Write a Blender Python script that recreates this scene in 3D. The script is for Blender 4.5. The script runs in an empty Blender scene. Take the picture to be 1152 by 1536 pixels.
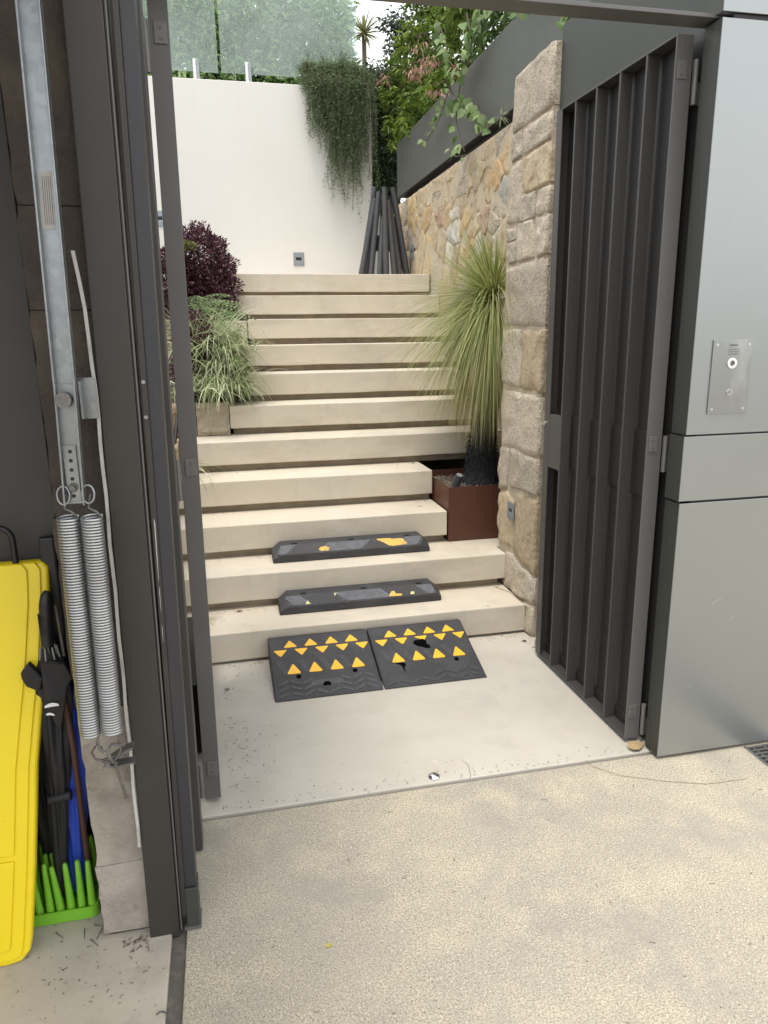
import bpy, bmesh, math, random
import numpy as np
from mathutils import Vector, Matrix, noise as mnoise

random.seed(7)
rng = np.random.default_rng(7)
S = bpy.context.scene
COL = S.collection
R = math.radians

# ------------------------------------------------------------------ camera, sky, sun, exposure
FPX, TH, PSI, ROLL = 1077.47, R(13.9616), R(12.3553), R(-0.7896)
D = Vector((math.sin(PSI)*math.cos(TH), math.cos(PSI)*math.cos(TH), -math.sin(TH)))
R0 = Vector((math.cos(PSI), -math.sin(PSI), 0)); U0 = R0.cross(D)
RX = math.cos(ROLL)*R0 + math.sin(ROLL)*U0
UY = -math.sin(ROLL)*R0 + math.cos(ROLL)*U0
CAM = Vector((0, 0, 1.6))
cd = bpy.data.cameras.new('camera'); cam = bpy.data.objects.new('camera', cd); COL.objects.link(cam)
M3 = Matrix((RX, UY, -D)).transposed()
cam.matrix_world = Matrix.Translation(CAM) @ M3.to_4x4()
cd.sensor_fit = 'VERTICAL'; cd.sensor_height = 24; cd.lens = FPX/1536*24
cd.clip_start = 0.05; cd.clip_end = 800
S.camera = cam

SUN_EL, SUN_AZ = R(73), R(-140)      # azimuth measured clockwise from +Y
w = bpy.data.worlds.new('World'); S.world = w; w.use_nodes = True
nt = w.node_tree; nt.nodes.clear()
out = nt.nodes.new('ShaderNodeOutputWorld'); bg = nt.nodes.new('ShaderNodeBackground')
sky = nt.nodes.new('ShaderNodeTexSky'); sky.sky_type = 'NISHITA'; sky.sun_disc = False
sky.sun_elevation = SUN_EL; sky.sun_rotation = SUN_AZ; sky.dust_density = 4; sky.air_density = 1.0
hz = nt.nodes.new('ShaderNodeMix'); hz.data_type = 'RGBA'
tcw = nt.nodes.new('ShaderNodeTexCoord'); nzw = nt.nodes.new('ShaderNodeTexNoise')
nzw.inputs['Scale'].default_value = 1.6; nzw.inputs['Detail'].default_value = 5
mrw = nt.nodes.new('ShaderNodeMapRange')
mrw.inputs[1].default_value = .35; mrw.inputs[2].default_value = .65
mrw.inputs[3].default_value = .50; mrw.inputs[4].default_value = .85
nt.links.new(tcw.outputs['Generated'], nzw.inputs['Vector'])
nt.links.new(nzw.outputs['Fac'], mrw.inputs[0]); nt.links.new(mrw.outputs[0], hz.inputs['Factor'])
nt.links.new(sky.outputs[0], hz.inputs[6]); hz.inputs[7].default_value = (10.2, 10.15, 10.0, 1)
nt.links.new(hz.outputs[2], bg.inputs['Color']); bg.inputs['Strength'].default_value = 0.12
nt.links.new(bg.outputs[0], out.inputs['Surface'])
sl = bpy.data.lights.new('sun', 'SUN'); sl.energy = 1.15; sl.angle = R(16); sl.color = (1, .95, .87)
so = bpy.data.objects.new('sun', sl); COL.objects.link(so)
sv = Vector((math.sin(SUN_AZ)*math.cos(SUN_EL), math.cos(SUN_AZ)*math.cos(SUN_EL), math.sin(SUN_EL)))
so.rotation_euler = sv.to_track_quat('Z', 'Y').to_euler()
S.view_settings.view_transform = 'Standard'; S.view_settings.look = 'None'
S.view_settings.exposure = 0.84; S.view_settings.gamma = 1; S.view_settings.use_curve_mapping = False

# pixel of the photograph -> point on a real plane (used only to read positions off the photograph)
def ray(x, y): return D*FPX + RX*(x-576) + UY*(768-y)
def atX(x, y, X): v = ray(x, y); return CAM + v*(X/v.x)
def atY(x, y, Y): v = ray(x, y); return CAM + v*(Y/v.y)
def atZ(x, y, Z): v = ray(x, y); return CAM + v*((Z-1.6)/v.z)

# ------------------------------------------------------------------ materials
def mat(name, col, rough=.6, metal=0.0, spec=.5, layers=(), bump=(), rand=0.0, coat=0.0, aniso=None, trans=0, island=0.0, island_cols=None):
    """layers: (kind, scale, lo, hi, colour, amount[, stretch])  bump: (kind, scale, strength[, stretch])"""
    m = bpy.data.materials.new(name); m.use_nodes = True
    t = m.node_tree; t.nodes.clear(); L = t.links.new
    o = t.nodes.new('ShaderNodeOutputMaterial'); p = t.nodes.new('ShaderNodeBsdfPrincipled')
    L(p.outputs[0], o.inputs['Surface'])
    p.inputs['Roughness'].default_value = rough; p.inputs['Metallic'].default_value = metal
    p.inputs['Specular IOR Level'].default_value = spec
    if coat: p.inputs['Coat Weight'].default_value = coat; p.inputs['Coat Roughness'].default_value = .25
    geo = t.nodes.new('ShaderNodeNewGeometry'); pos = geo.outputs['Position']
    if rand:
        oi = t.nodes.new('ShaderNodeObjectInfo')
        ad = t.nodes.new('ShaderNodeVectorMath'); ad.operation = 'MULTIPLY_ADD'
        L(oi.outputs['Random'], ad.inputs[0]); ad.inputs[1].default_value = (37, 53, 71); L(pos, ad.inputs[2])
        pos = ad.outputs[0]
    def tex(kind, scale, stretch=None):
        v = pos
        if stretch:
            mp = t.nodes.new('ShaderNodeMapping'); mp.inputs['Scale'].default_value = stretch; L(v, mp.inputs['Vector']); v = mp.outputs[0]
        if kind == 'noise':
            n = t.nodes.new('ShaderNodeTexNoise'); n.inputs['Scale'].default_value = scale
            n.inputs['Detail'].default_value = 6; n.inputs['Roughness'].default_value = .6; L(v, n.inputs['Vector']); return n.outputs['Fac']
        if kind == 'vor':
            n = t.nodes.new('ShaderNodeTexVoronoi'); n.inputs['Scale'].default_value = scale; L(v, n.inputs['Vector']); return n.outputs['Distance']
        if kind == 'cell':
            n = t.nodes.new('ShaderNodeTexVoronoi'); n.inputs['Scale'].default_value = scale; L(v, n.inputs['Vector'])
            s = t.nodes.new('ShaderNodeSeparateColor'); L(n.outputs['Color'], s.inputs[0]); return s.outputs[0]
    c = None
    base = t.nodes.new('ShaderNodeRGB'); base.outputs[0].default_value = (*col, 1); c = base.outputs[0]
    if island_cols:
        rp = t.nodes.new('ShaderNodeValToRGB'); el = rp.color_ramp.elements
        n = len(island_cols)
        el[0].color = (*island_cols[0], 1); el[1].color = (*island_cols[-1], 1)
        for i in range(1, n-1):
            e = el.new(i/(n-1)); e.color = (*island_cols[i], 1)
        L(geo.outputs['Random Per Island'], rp.inputs[0]); c = rp.outputs[0]
    for ly in layers:
        kind, sc, lo, hi, c2, amt = ly[:6]; st = ly[6] if len(ly) > 6 else None
        f = tex(kind, sc, st); mr = t.nodes.new('ShaderNodeMapRange')
        mr.inputs[1].default_value = lo; mr.inputs[2].default_value = hi
        mr.inputs[3].default_value = 0; mr.inputs[4].default_value = amt; L(f, mr.inputs[0])
        mx = t.nodes.new('ShaderNodeMix'); mx.data_type = 'RGBA'
        L(mr.outputs[0], mx.inputs['Factor']); L(c, mx.inputs[6]); mx.inputs[7].default_value = (*c2, 1); c = mx.outputs[2]
    if rand:
        hs = t.nodes.new('ShaderNodeHueSaturation')
        mr = t.nodes.new('ShaderNodeMapRange'); mr.inputs[3].default_value = 1-rand; mr.inputs[4].default_value = 1+rand
        L(oi.outputs['Random'], mr.inputs[0]); L(mr.outputs[0], hs.inputs['Value']); L(c, hs.inputs['Color']); c = hs.outputs[0]
    L(c, p.inputs['Base Color'])
    prev = None
    for b in bump:
        kind, sc, stg = b[:3]; st = b[3] if len(b) > 3 else None
        bn = t.nodes.new('ShaderNodeBump'); bn.inputs['Strength'].default_value = stg; bn.inputs['Distance'].default_value = .02 if sc < 30 else (.008 if sc < 100 else .003)
        L(tex(kind, sc, st), bn.inputs['Height'])
        if prev: L(prev, bn.inputs['Normal'])
        prev = bn.outputs[0]
    if prev: L(prev, p.inputs['Normal'])
    if trans:
        tl = t.nodes.new('ShaderNodeBsdfTranslucent'); L(c, tl.inputs['Color'])
        mx = t.nodes.new('ShaderNodeMixShader'); mx.inputs[0].default_value = trans
        L(p.outputs[0], mx.inputs[1]); L(tl.outputs[0], mx.inputs[2]); L(mx.outputs[0], o.inputs['Surface'])
    return m

m_step = mat('step_concrete', (.60, .54, .435), .8, layers=[('noise', 1.3, .35, .7, (.55, .505, .425), .8), ('noise', 5, .5, .75, (.66, .615, .52), .55), ('noise', 2.2, .52, .68, (.44, .395, .32), .55, (1, 1, 3)), ('noise', 9, .58, .72, (.42, .36, .27), .35), ('noise', 3.0, .60, .68, (.46, .46, .42), .5, (4, 4, .6)), ('noise', 60, .66, .74, (.25, .2, .14), .35)],
             bump=[('noise', 40, .06), ('noise', 220, .12)])
m_riser = mat('riser_shade_grime', (.30, .25, .18), .9, layers=[('noise', 9, .4, .7, (.16, .13, .09), .7), ('noise', 3, .5, .7, (.42, .37, .28), .5)], bump=[('noise', 60, .4)])  # darker than the slabs: gap shade and grime put into the colour
m_slab = mat('landing_concrete', (.47, .445, .385), .75, layers=[('noise', 1.6, .35, .65, (.55, .52, .455), .8), ('noise', 4, .5, .7, (.43, .395, .33), .6), ('noise', 2.6, .56, .64, (.40, .385, .35), .35), ('noise', 45, .66, .74, (.2, .17, .12), .5), ('noise', 8, .62, .75, (.62, .59, .52), .5)],
             bump=[('noise', 30, .05), ('noise', 200, .1)])
m_drive = mat('driveway_aggregate', (.45, .405, .315), .9, layers=[('noise', 1.5, .44, .60, (.36, .33, .275), .85), ('noise', 6, .46, .66, (.60, .53, .385), .7), ('noise', 190, .47, .56, (.26, .24, .20), .72), ('noise', 165, .55, .63, (.70, .65, .53), .7), ('noise', 210, .58, .62, (.09, .08, .065), .85), ('noise', 3.2, .54, .68, (.30, .28, .245), .6), ('noise', .9, .50, .66, (.33, .31, .27), .4), ('noise', 26, .60, .72, (.36, .32, .25), .4)],
              bump=[('noise', 200, .5), ('noise', 5, .05)])
m_gfloor = mat('garage_concrete', (.44, .40, .335), .8, layers=[('noise', 2.5, .4, .65, (.54, .49, .40), .8), ('noise', 6, .5, .7, (.30, .27, .23), .6), ('noise', 40, .62, .72, (.2, .17, .13), .5), ('noise', 1.3, .55, .7, (.34, .35, .37), .5)],
               bump=[('noise', 25, .08), ('noise', 160, .25)])
m_joint = mat('joint_filler', (.12, .11, .095), .9, layers=[('noise', 30, .5, .7, (.25, .22, .18), .6)], bump=[('noise', 60, .4)])
m_soil = mat('soil', (.06, .045, .03), 1, layers=[('cell', 60, .6, .9, (.2, .15, .1), .6)], bump=[('cell', 60, .8), ('noise', 20, .5)])
m_mulch = mat('mulch', (.09, .075, .055), 1, layers=[('cell', 120, .5, .9, (.4, .34, .26), .7), ('cell', 90, .7, .9, (.03, .025, .02), .8)], bump=[('cell', 120, .9)])
m_white = mat('cream_render', (.74, .73, .69), .85, layers=[('noise', .8, .4, .7, (.71, .70, .66), .6), ('noise', 3, .6, .75, (.70, .68, .62), .25), ('noise', 5, .56, .75, (.62, .60, .54), .22, (1, 1, .15)), ('noise', 1.2, .5, .7, (.66, .645, .59), .35)], bump=[('noise', 2.5, .08), ('noise', 160, .15)])
def granite(nm, c, warm):
    return mat(nm, c, .9, layers=[('noise', 4, .4, .65, warm, .7), ('noise', 150, .45, .55, (c[0]*1.4, c[1]*1.4, c[2]*1.4), .9), ('noise', 120, .54, .61, (c[0]*.42, c[1]*.40, c[2]*.38), .7), ('noise', 26, .56, .7, (c[0]*.6, c[1]*.56, c[2]*.5), .4)],
               bump=[('noise', 14, .55), ('noise', 60, .9), ('noise', 180, .8)], rand=.14)
def sandst(nm, c, warm):
    return mat(nm, c, .9, layers=[('noise', 6, .4, .65, warm, .75), ('noise', 24, .5, .7, (c[0]*.6, c[1]*.5, c[2]*.42), .6), ('noise', 60, .45, .7, (c[0]*1.35, c[1]*1.35, c[2]*1.3), .6), ('noise', 90, .58, .7, (c[0]*.4, c[1]*.38, c[2]*.3), .5)],
               bump=[('noise', 10, .8), ('noise', 45, 1.0), ('noise', 150, .8)], rand=.14)
G = dict(
    g=granite('stone_grey', (.36, .315, .25), (.42, .36, .27)),
    b=granite('stone_blue_grey', (.36, .35, .31), (.45, .44, .4)),
    w=granite('stone_white', (.50, .47, .39), (.58, .55, .46)),
    t=sandst('stone_tan', (.46, .375, .25), (.40, .345, .25)),
    o=sandst('stone_orange', (.50, .35, .19), (.45, .37, .25)),
    y=sandst('stone_yellow', (.55, .43, .24), (.50, .37, .19)),
    p=sandst('stone_pink', (.38, .27, .20), (.42, .33, .24)),
    q=granite('stone_quoin', (.42, .37, .295), (.47, .40, .29)))
m_mortar = mat('mortar', (.50, .43, .32), .95, layers=[('noise', 10, .4, .7, (.36, .31, .23), .6), ('noise', 80, .6, .7, (.25, .2, .15), .5)], bump=[('noise', 30, .5), ('noise', 140, .5)])
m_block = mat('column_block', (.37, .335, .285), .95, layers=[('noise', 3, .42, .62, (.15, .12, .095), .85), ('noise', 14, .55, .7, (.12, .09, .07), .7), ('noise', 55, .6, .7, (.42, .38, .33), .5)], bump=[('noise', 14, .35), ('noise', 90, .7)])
m_blockmid = mat('column_block_dirt_shade', (.19, .165, .14), .95, layers=[('noise', 4, .42, .62, (.10, .08, .065), .85), ('noise', 60, .6, .7, (.3, .27, .23), .5)], bump=[('noise', 14, .35), ('noise', 90, .7)])  # mid column tone: dirt and shade together in the colour
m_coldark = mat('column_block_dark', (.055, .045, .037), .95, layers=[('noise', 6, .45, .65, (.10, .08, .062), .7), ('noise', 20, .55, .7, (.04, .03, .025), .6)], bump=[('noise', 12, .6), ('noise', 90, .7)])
def paint(nm, c, rough=.42, metal=.25, dirt=(.09, .085, .08)):
    return mat(nm, c, rough, metal, layers=[('noise', 3, .5, .75, tuple(x*1.25 for x in c), .5), ('noise', 150, .72, .78, (.3, .29, .27), .5), ('noise', 14, .62, .8, dirt, .3, (1, 1, .3))], bump=[('noise', 400, .06)])
m_gate = paint('gate_paint', (.075, .072, .070), .42, .2)
m_gateback = paint('gate_sheet_paint', (.034, .033, .033), .5, .2)
m_edge = paint('stile_paint', (.13, .127, .125), .45, .2)
m_post = paint('post_paint', (.038, .034, .030), .5, .1)
m_post2 = paint('door_edge_paint', (.036, .036, .041), .45, .15)
m_clad = paint('cladding_paint', (.040, .044, .038), .5, .0)
m_box = paint('planter_box_paint', (.10, .105, .095), .5, .1)
m_panel = mat('panel_metal', (.34, .36, .36), .34, .75, layers=[('noise', 1.2, .4, .7, (.37, .39, .40), .4), ('noise', 18, .55, .8, (.40, .41, .41), .18, (6, 1, .25)), ('noise', 120, .74, .78, (.6, .6, .58), .6)], bump=[('noise', 2.2, .03), ('noise', 300, .05)])
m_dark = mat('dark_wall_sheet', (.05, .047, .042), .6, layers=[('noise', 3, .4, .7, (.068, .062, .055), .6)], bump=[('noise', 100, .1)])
m_black = mat('black_plastic', (.012, .012, .013), .45, bump=[('noise', 300, .1)])
m_fabric = mat('black_umbrella_cloth', (.013, .013, .015), .6, bump=[('noise', 300, .3)])
m_blue = mat('blue_umbrella_cloth', (.02, .06, .42), .55, bump=[('noise', 200, .2)])
m_brown = mat('brown_pole', (.07, .03, .022), .5)
m_galv = mat('galvanised_steel', (.27, .29, .30), .36, .9, layers=[('cell', 60, .2, .9, (.36, .38, .39), .5), ('noise', 8, .5, .7, (.25, .25, .25), .4)], bump=[('noise', 60, .08)])
m_galvd = mat('dull_steel', (.16, .155, .15), .5, .7, layers=[('noise', 30, .5, .7, (.28, .27, .26), .6)], bump=[('noise', 90, .2)])
m_spring = mat('spring_steel', (.50, .51, .52), .38, .85, layers=[('noise', 12, .5, .7, (.36, .36, .36), .5)])
m_steel = mat('brushed_steel', (.36, .375, .37), .30, .95, layers=[('noise', 12, .5, .75, (.64, .65, .65), .5, (1, 1, .4)), ('noise', 60, .66, .74, (.75, .75, .74), .5)], bump=[('noise', 90, .06, (6, 6, .4))])
m_chrome = mat('chrome', (.7, .7, .7), .28, 1)
m_white2 = mat('white_strip', (.45, .45, .42), .5, layers=[('noise', 12, .5, .7, (.25, .24, .22), .6)])
m_sticker = mat('sticker_paper', (.42, .41, .38), .6, layers=[('noise', 60, .6, .7, (.25, .24, .22), .5)])
m_print = mat('print_ink', (.05, .05, .05), .6)
m_whiteprint = mat('white_print', (.75, .75, .75), .6)
m_lime = mat('lime_plastic', (.20, .50, .035), .38, layers=[('noise', 60, .66, .74, (.12, .2, .03), .6), ('noise', 9, .55, .75, (.15, .4, .03), .5)])
m_yellow = mat('yellow_plastic', (.80, .62, .012), .36, layers=[('noise', 70, .7, .76, (.25, .2, .05), .5), ('noise', 6, .5, .8, (.74, .53, .01), .5), ('noise', 22, .68, .76, (.45, .35, .05), .35)], bump=[('noise', 5, .05)])
m_rubber = mat('black_rubber', (.034, .035, .038), .62, layers=[('noise', 8, .45, .7, (.06, .06, .065), .8), ('noise', 90, .62, .72, (.16, .155, .15), .5)], bump=[('noise', 40, .2), ('noise', 260, .45)])
m_rubber2 = mat('scuffed_rubber', (.15, .157, .175), .7, layers=[('noise', 30, .4, .7, (.085, .09, .1), .7), ('noise', 160, .6, .7, (.2, .2, .2), .4)], bump=[('noise', 200, .5)])
m_rubber4 = mat('bar_rubber', (.06, .062, .068), .65, layers=[('noise', 40, .45, .7, (.1, .1, .105), .7)])
m_hole = mat('hole_black', (.004, .004, .004), 1, 0, 0)
m_rubber3 = mat('ribbed_rubber', (.045, .046, .050), .6, layers=[('noise', 60, .5, .7, (.1, .1, .105), .5)], bump=[('noise', 200, .5)])
m_tri = mat('reflective_yellow', (.86, .47, .03), .42, layers=[('noise', 25, .6, .74, (.5, .28, .03), .6), ('noise', 90, .66, .74, (.25, .15, .05), .5)])
m_tri2 = mat('faded_yellow_film', (.72, .42, .08), .55, layers=[('noise', 40, .5, .7, (.8, .56, .2), .6), ('noise', 60, .66, .72, (.15, .1, .05), .8)])
m_palefilm = mat('pale_film', (.62, .6, .25), .6)
m_corten = mat('corten_steel', (.085, .030, .017), .5, .1, layers=[('noise', 4, .4, .7, (.11, .042, .024), .7), ('noise', 30, .6, .75, (.045, .018, .012), .5), ('noise', 120, .72, .78, (.25, .15, .1), .4)], bump=[('noise', 120, .12)])
m_pole = mat('charcoal_pole', (.05, .052, .057), .6, layers=[('noise', 10, .5, .7, (.075, .077, .08), .5)], bump=[('noise', 60, .1)])
m_lightgrey = mat('light_fitting_grey', (.28, .31, .34), .45, .4)
m_glint = mat('light_lens', (.45, .47, .5), .2, .3)
m_bark = mat('bark', (.10, .075, .05), .9, layers=[('noise', 30, .4, .7, (.16, .13, .1), .7)], bump=[('noise', 60, .7)])
m_burnt = mat('burnt_trunk', (.022, .022, .024), .85, layers=[('noise', 60, .6, .75, (.06, .06, .065), .6)], bump=[('noise', 60, .9)])
def leafm(nm, cols, rough=.45, trans=.28, spec=.5): return mat(nm, cols[0], rough, 0, spec, trans=trans, island_cols=cols)
m_l_rose = leafm('rosemary_leaf', [(.075, .125, .05), (.13, .19, .085), (.20, .27, .14), (.30, .35, .21)], .6, .3)
m_l_hedge = leafm('hedge_leaf', [(.06, .14, .03), (.18, .32, .09), (.45, .60, .25), (.75, .82, .55)], .3, .5)  # palest tones stand in for highlights on the leaves
m_l_tree = leafm('shrub_leaf', [(.06, .12, .02), (.12, .21, .03), (.20, .30, .04), (.32, .40, .08)], .38, .4)
m_l_blue = leafm('blue_green_leaf', [(.035, .06, .04), (.06, .09, .06), (.09, .12, .09)], .45, .25)
m_l_pink = leafm('pink_leaf', [(.34, .16, .13), (.48, .27, .22), (.40, .27, .18)], .45, .3)
m_l_boug = leafm('bougainvillea_leaf', [(.07, .13, .035), (.11, .19, .05), (.16, .25, .08)], .5, .35)
m_l_purple = leafm('purple_leaf', [(.03, .010, .017), (.065, .020, .032), (.11, .040, .055), (.19, .09, .11)], .35, .15)
m_l_grass = leafm('variegated_blade', [(.22, .30, .12), (.36, .43, .22), (.52, .56, .36), (.62, .64, .45)], .5, .3)
m_l_fern = leafm('fern_leaf', [(.16, .27, .10), (.25, .38, .16), (.36, .48, .25)], .5, .3)
m_l_xan = leafm('grass_tree_blade', [(.13, .18, .045), (.26, .31, .09), (.42, .45, .17), (.58, .56, .30)], .5, .3)
m_l_xandry = leafm('dry_blade', [(.36, .29, .14), (.50, .42, .22), (.28, .27, .12)], .6, .2)
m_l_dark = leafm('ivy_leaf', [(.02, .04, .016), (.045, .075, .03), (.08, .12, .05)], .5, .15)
m_l_drac = leafm('dracaena_blade', [(.10, .14, .05), (.2, .2, .1), (.25, .28, .06)], .5, .3)
m_flower = mat('magenta_bract', (.62, .02, .13), .5, trans=.3)
m_dry = mat('dry_leaf', (.28, .19, .09), .7, layers=[('noise', 60, .5, .7, (.15, .1, .05), .6)])
m_shell = mat('pale_fleck', (.7, .66, .6), .6)
# frosted glass
m_glass = bpy.data.materials.new('frosted_glass'); m_glass.use_nodes = True
t = m_glass.node_tree; t.nodes.clear()
o_ = t.nodes.new('ShaderNodeOutputMaterial'); mx = t.nodes.new('ShaderNodeMixShader'); tr = t.nodes.new('ShaderNodeBsdfTransparent')
pr = t.nodes.new('ShaderNodeBsdfPrincipled'); pr.inputs['Base Color'].default_value = (.66, .74, .72, 1); pr.inputs['Roughness'].default_value = .25
ng = t.nodes.new('ShaderNodeTexNoise'); ng.inputs['Scale'].default_value = 1.3; mg = t.nodes.new('ShaderNodeMapRange')
gg = t.nodes.new('ShaderNodeNewGeometry'); t.links.new(gg.outputs['Position'], ng.inputs['Vector'])
mg.inputs[1].default_value = .3; mg.inputs[2].default_value = .7; mg.inputs[3].default_value = .10; mg.inputs[4].default_value = .27
tr.inputs[0].default_value = (.90, .97, .94, 1)
t.links.new(ng.outputs['Fac'], mg.inputs[0]); t.links.new(mg.outputs[0], mx.inputs[0])
t.links.new(tr.outputs[0], mx.inputs[1]); t.links.new(pr.outputs[0], mx.inputs[2]); t.links.new(mx.outputs[0], o_.inputs['Surface'])

# ------------------------------------------------------------------ mesh helpers
WPOS = {}
class MB:
    def __init__(s): s.v = []; s.f = []; s.smooth = set()
    def add(s, vs, fs, smooth=False):
        n = len(s.v); s.v += [tuple(p) for p in vs]
        for f in fs:
            if smooth: s.smooth.add(len(s.f))
            s.f.append(tuple(i+n for i in f))
        return s
    def box(s, x0, x1, y0, y1, z0, z1):
        return s.add([(x0,y0,z0),(x1,y0,z0),(x1,y1,z0),(x0,y1,z0),(x0,y0,z1),(x1,y0,z1),(x1,y1,z1),(x0,y1,z1)],
                     [(3,2,1,0),(4,5,6,7),(0,1,5,4),(1,2,6,5),(2,3,7,6),(3,0,4,7)])
    def hexa(s, lo, hi):      # two quads, same winding
        return s.add(list(lo)+list(hi), [(3,2,1,0),(4,5,6,7),(0,1,5,4),(1,2,6,5),(2,3,7,6),(3,0,4,7)])
    def prism(s, pts, off):   # polygon of 3d points extruded by off
        n = len(pts); off = Vector(off); a = [Vector(p) for p in pts]; b = [p+off for p in a]
        fs = [tuple(range(n))[::-1], tuple(range(n, 2*n))] + [(i, (i+1) % n, n+(i+1) % n, n+i) for i in range(n)]
        return s.add(a+b, fs)
    def tube(s, pts, r, n=8, cap=True, smooth=True):
        pts = [Vector(p) for p in pts]; rs = r if isinstance(r, (list, tuple)) else [r]*len(pts)
        t0 = (pts[1]-pts[0]).normalized(); up = Vector((0,0,1)) if abs(t0.z) < .9 else Vector((1,0,0))
        u = t0.cross(up).normalized(); vs = []
        for i, p in enumerate(pts):
            t_ = (pts[min(i+1, len(pts)-1)]-pts[max(i-1, 0)]).normalized()
            u = (u - t_*u.dot(t_)).normalized(); v = t_.cross(u)
            for k in range(n):
                a = 2*math.pi*k/n; vs.append(p+(u*math.cos(a)+v*math.sin(a))*rs[i])
        fs = [(i*n+k, i*n+(k+1) % n, (i+1)*n+(k+1) % n, (i+1)*n+k) for i in range(len(pts)-1) for k in range(n)]
        s.add(vs, fs, smooth)
        if cap: s.add(vs[:n], [tuple(range(n))[::-1]]); s.add(vs[-n:], [tuple(range(n))])
        return s
    def disc(s, c, nrm, r, h, n=16, r2=None):   # short cylinder
        c = Vector(c); nrm = Vector(nrm).normalized()
        return s.tube([c, c+nrm*h], [r, r if r2 is None else r2], n, True, False)
    def build(s, name, m, parent=None, bevel=0, seg=2, kind=None, label=None, sm=False):
        vs = np.array(s.v, dtype=float)
        lo, hi = vs.min(0), vs.max(0); org = np.array([(lo[0]+hi[0])/2, (lo[1]+hi[1])/2, lo[2]])
        me = bpy.data.meshes.new(name); me.from_pydata((vs-org).tolist(), [], s.f); me.materials.append(m)
        if s.smooth or sm:
            fl = np.zeros(len(s.f), bool)
            if sm: fl[:] = True
            else: fl[list(s.smooth)] = True
            me.polygons.foreach_set('use_smooth', fl)
        me.update()
        o = bpy.data.objects.new(name, me); COL.objects.link(o)
        place(o, org, parent)
        if bevel:
            b = o.modifiers.new('bevel', 'BEVEL'); b.width = bevel; b.segments = seg; b.limit_method = 'ANGLE'; b.angle_limit = R(35)
            b.harden_normals = False
        if kind: o['kind'] = kind
        if label: o['label'] = label
        return o
def place(o, org, parent=None):
    WPOS[o.name] = Vector(org)
    if parent: o.parent = parent; o.location = Vector(org)-WPOS[parent.name]
    else: o.location = Vector(org)
def thing(name, loc, label, cat, group=None):
    o = bpy.data.objects.new(name, None); COL.objects.link(o); o.empty_display_size = .1; place(o, loc)
    return tag(o, label, cat, group)
def tag(o, label, cat, group=None):
    o['label'] = label; o['category'] = cat
    if group: o['group'] = group
    return o
def struct(o): o['kind'] = 'structure'; return o
def box(x0, x1, y0, y1, z0, z1): return MB().box(x0, x1, y0, y1, z0, z1)
def npmesh(name, V, F, m, parent=None, kind=None, label=None):
    lo, hi = V.min(0), V.max(0); org = np.array([(lo[0]+hi[0])/2, (lo[1]+hi[1])/2, lo[2]])
    k = F.shape[1]; me = bpy.data.meshes.new(name)
    me.vertices.add(len(V)); me.vertices.foreach_set('co', (V-org).astype(np.float32).ravel())
    me.loops.add(F.size); me.loops.foreach_set('vertex_index', F.ravel().astype(np.int32))
    me.polygons.add(len(F)); me.polygons.foreach_set('loop_start', np.arange(0, F.size, k, dtype=np.int32))
    me.polygons.foreach_set('loop_total', np.full(len(F), k, dtype=np.int32))
    me.materials.append(m); me.update(calc_edges=True); me.validate()
    o = bpy.data.objects.new(name, me); COL.objects.link(o); place(o, org, parent)
    if kind: o['kind'] = kind
    if label: o['label'] = label
    return o
def norm(a): return a/np.maximum(np.linalg.norm(a, axis=1, keepdims=True), 1e-9)
def leaves(P, Dr, L, W, fold=.25, curl=.15, shape='leaf'):
    """P base points, Dr directions, L lengths, W widths -> folded leaf, 6 verts 4 quads-> quads"""
    n = len(P); Dr = norm(Dr); side = norm(np.cross(Dr, norm(rng.normal(size=(n, 3)))+np.array([0, 0, .6])))
    up = np.cross(side, Dr); L = L[:, None]; W = W[:, None]
    b = P; t_ = P+Dr*L - up*curl*L
    ml = P+Dr*L*.45+side*W*.5+up*fold*W*.5; mr = P+Dr*L*.45-side*W*.5+up*fold*W*.5; c = P+Dr*L*.45-up*.02*L
    V = np.stack([b, ml, t_, mr, c], 1).reshape(-1, 3)
    i = np.arange(n)[:, None]*5
    F = np.concatenate([i+np.array([[0, 4, 2, 1]]), i+np.array([[0, 3, 2, 4]])], 0)
    return V, F
def blades(P, D0, L, W, droop, nseg=6, grav=(0, 0, -1)):
    """curved ribbons: P (n,3), D0 initial dir, droop strength"""
    n = len(P); d = norm(D0.copy()); p = P.copy(); g = np.array(grav, float)
    side = norm(np.cross(d, rng.normal(size=(n, 3))*.3+np.array([0, .0, 1.])))
    rows = []
    for k in range(nseg+1):
        f = k/nseg; w = W*(1-f**2.2)*.5+W*.04
        rows.append(np.stack([p-side*w[:, None], p+side*w[:, None]], 1))
        p = p+d*(L/nseg)[:, None]; d = norm(d+g*(droop/nseg)[:, None])
    V = np.stack(rows, 1).reshape(-1, 3)      # n,(nseg+1),2
    base = (np.arange(n)*(nseg+1)*2)[:, None]
    F = np.concatenate([base+np.array([[2*k, 2*k+1, 2*k+3, 2*k+2]]) for k in range(nseg)], 0)
    return V, F
def inball(n, c, r):
    d = norm(rng.normal(size=(n, 3))); q = rng.random(n)**(1/2.2)
    return np.array(c)+d*q[:, None]*np.array(r), d

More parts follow.
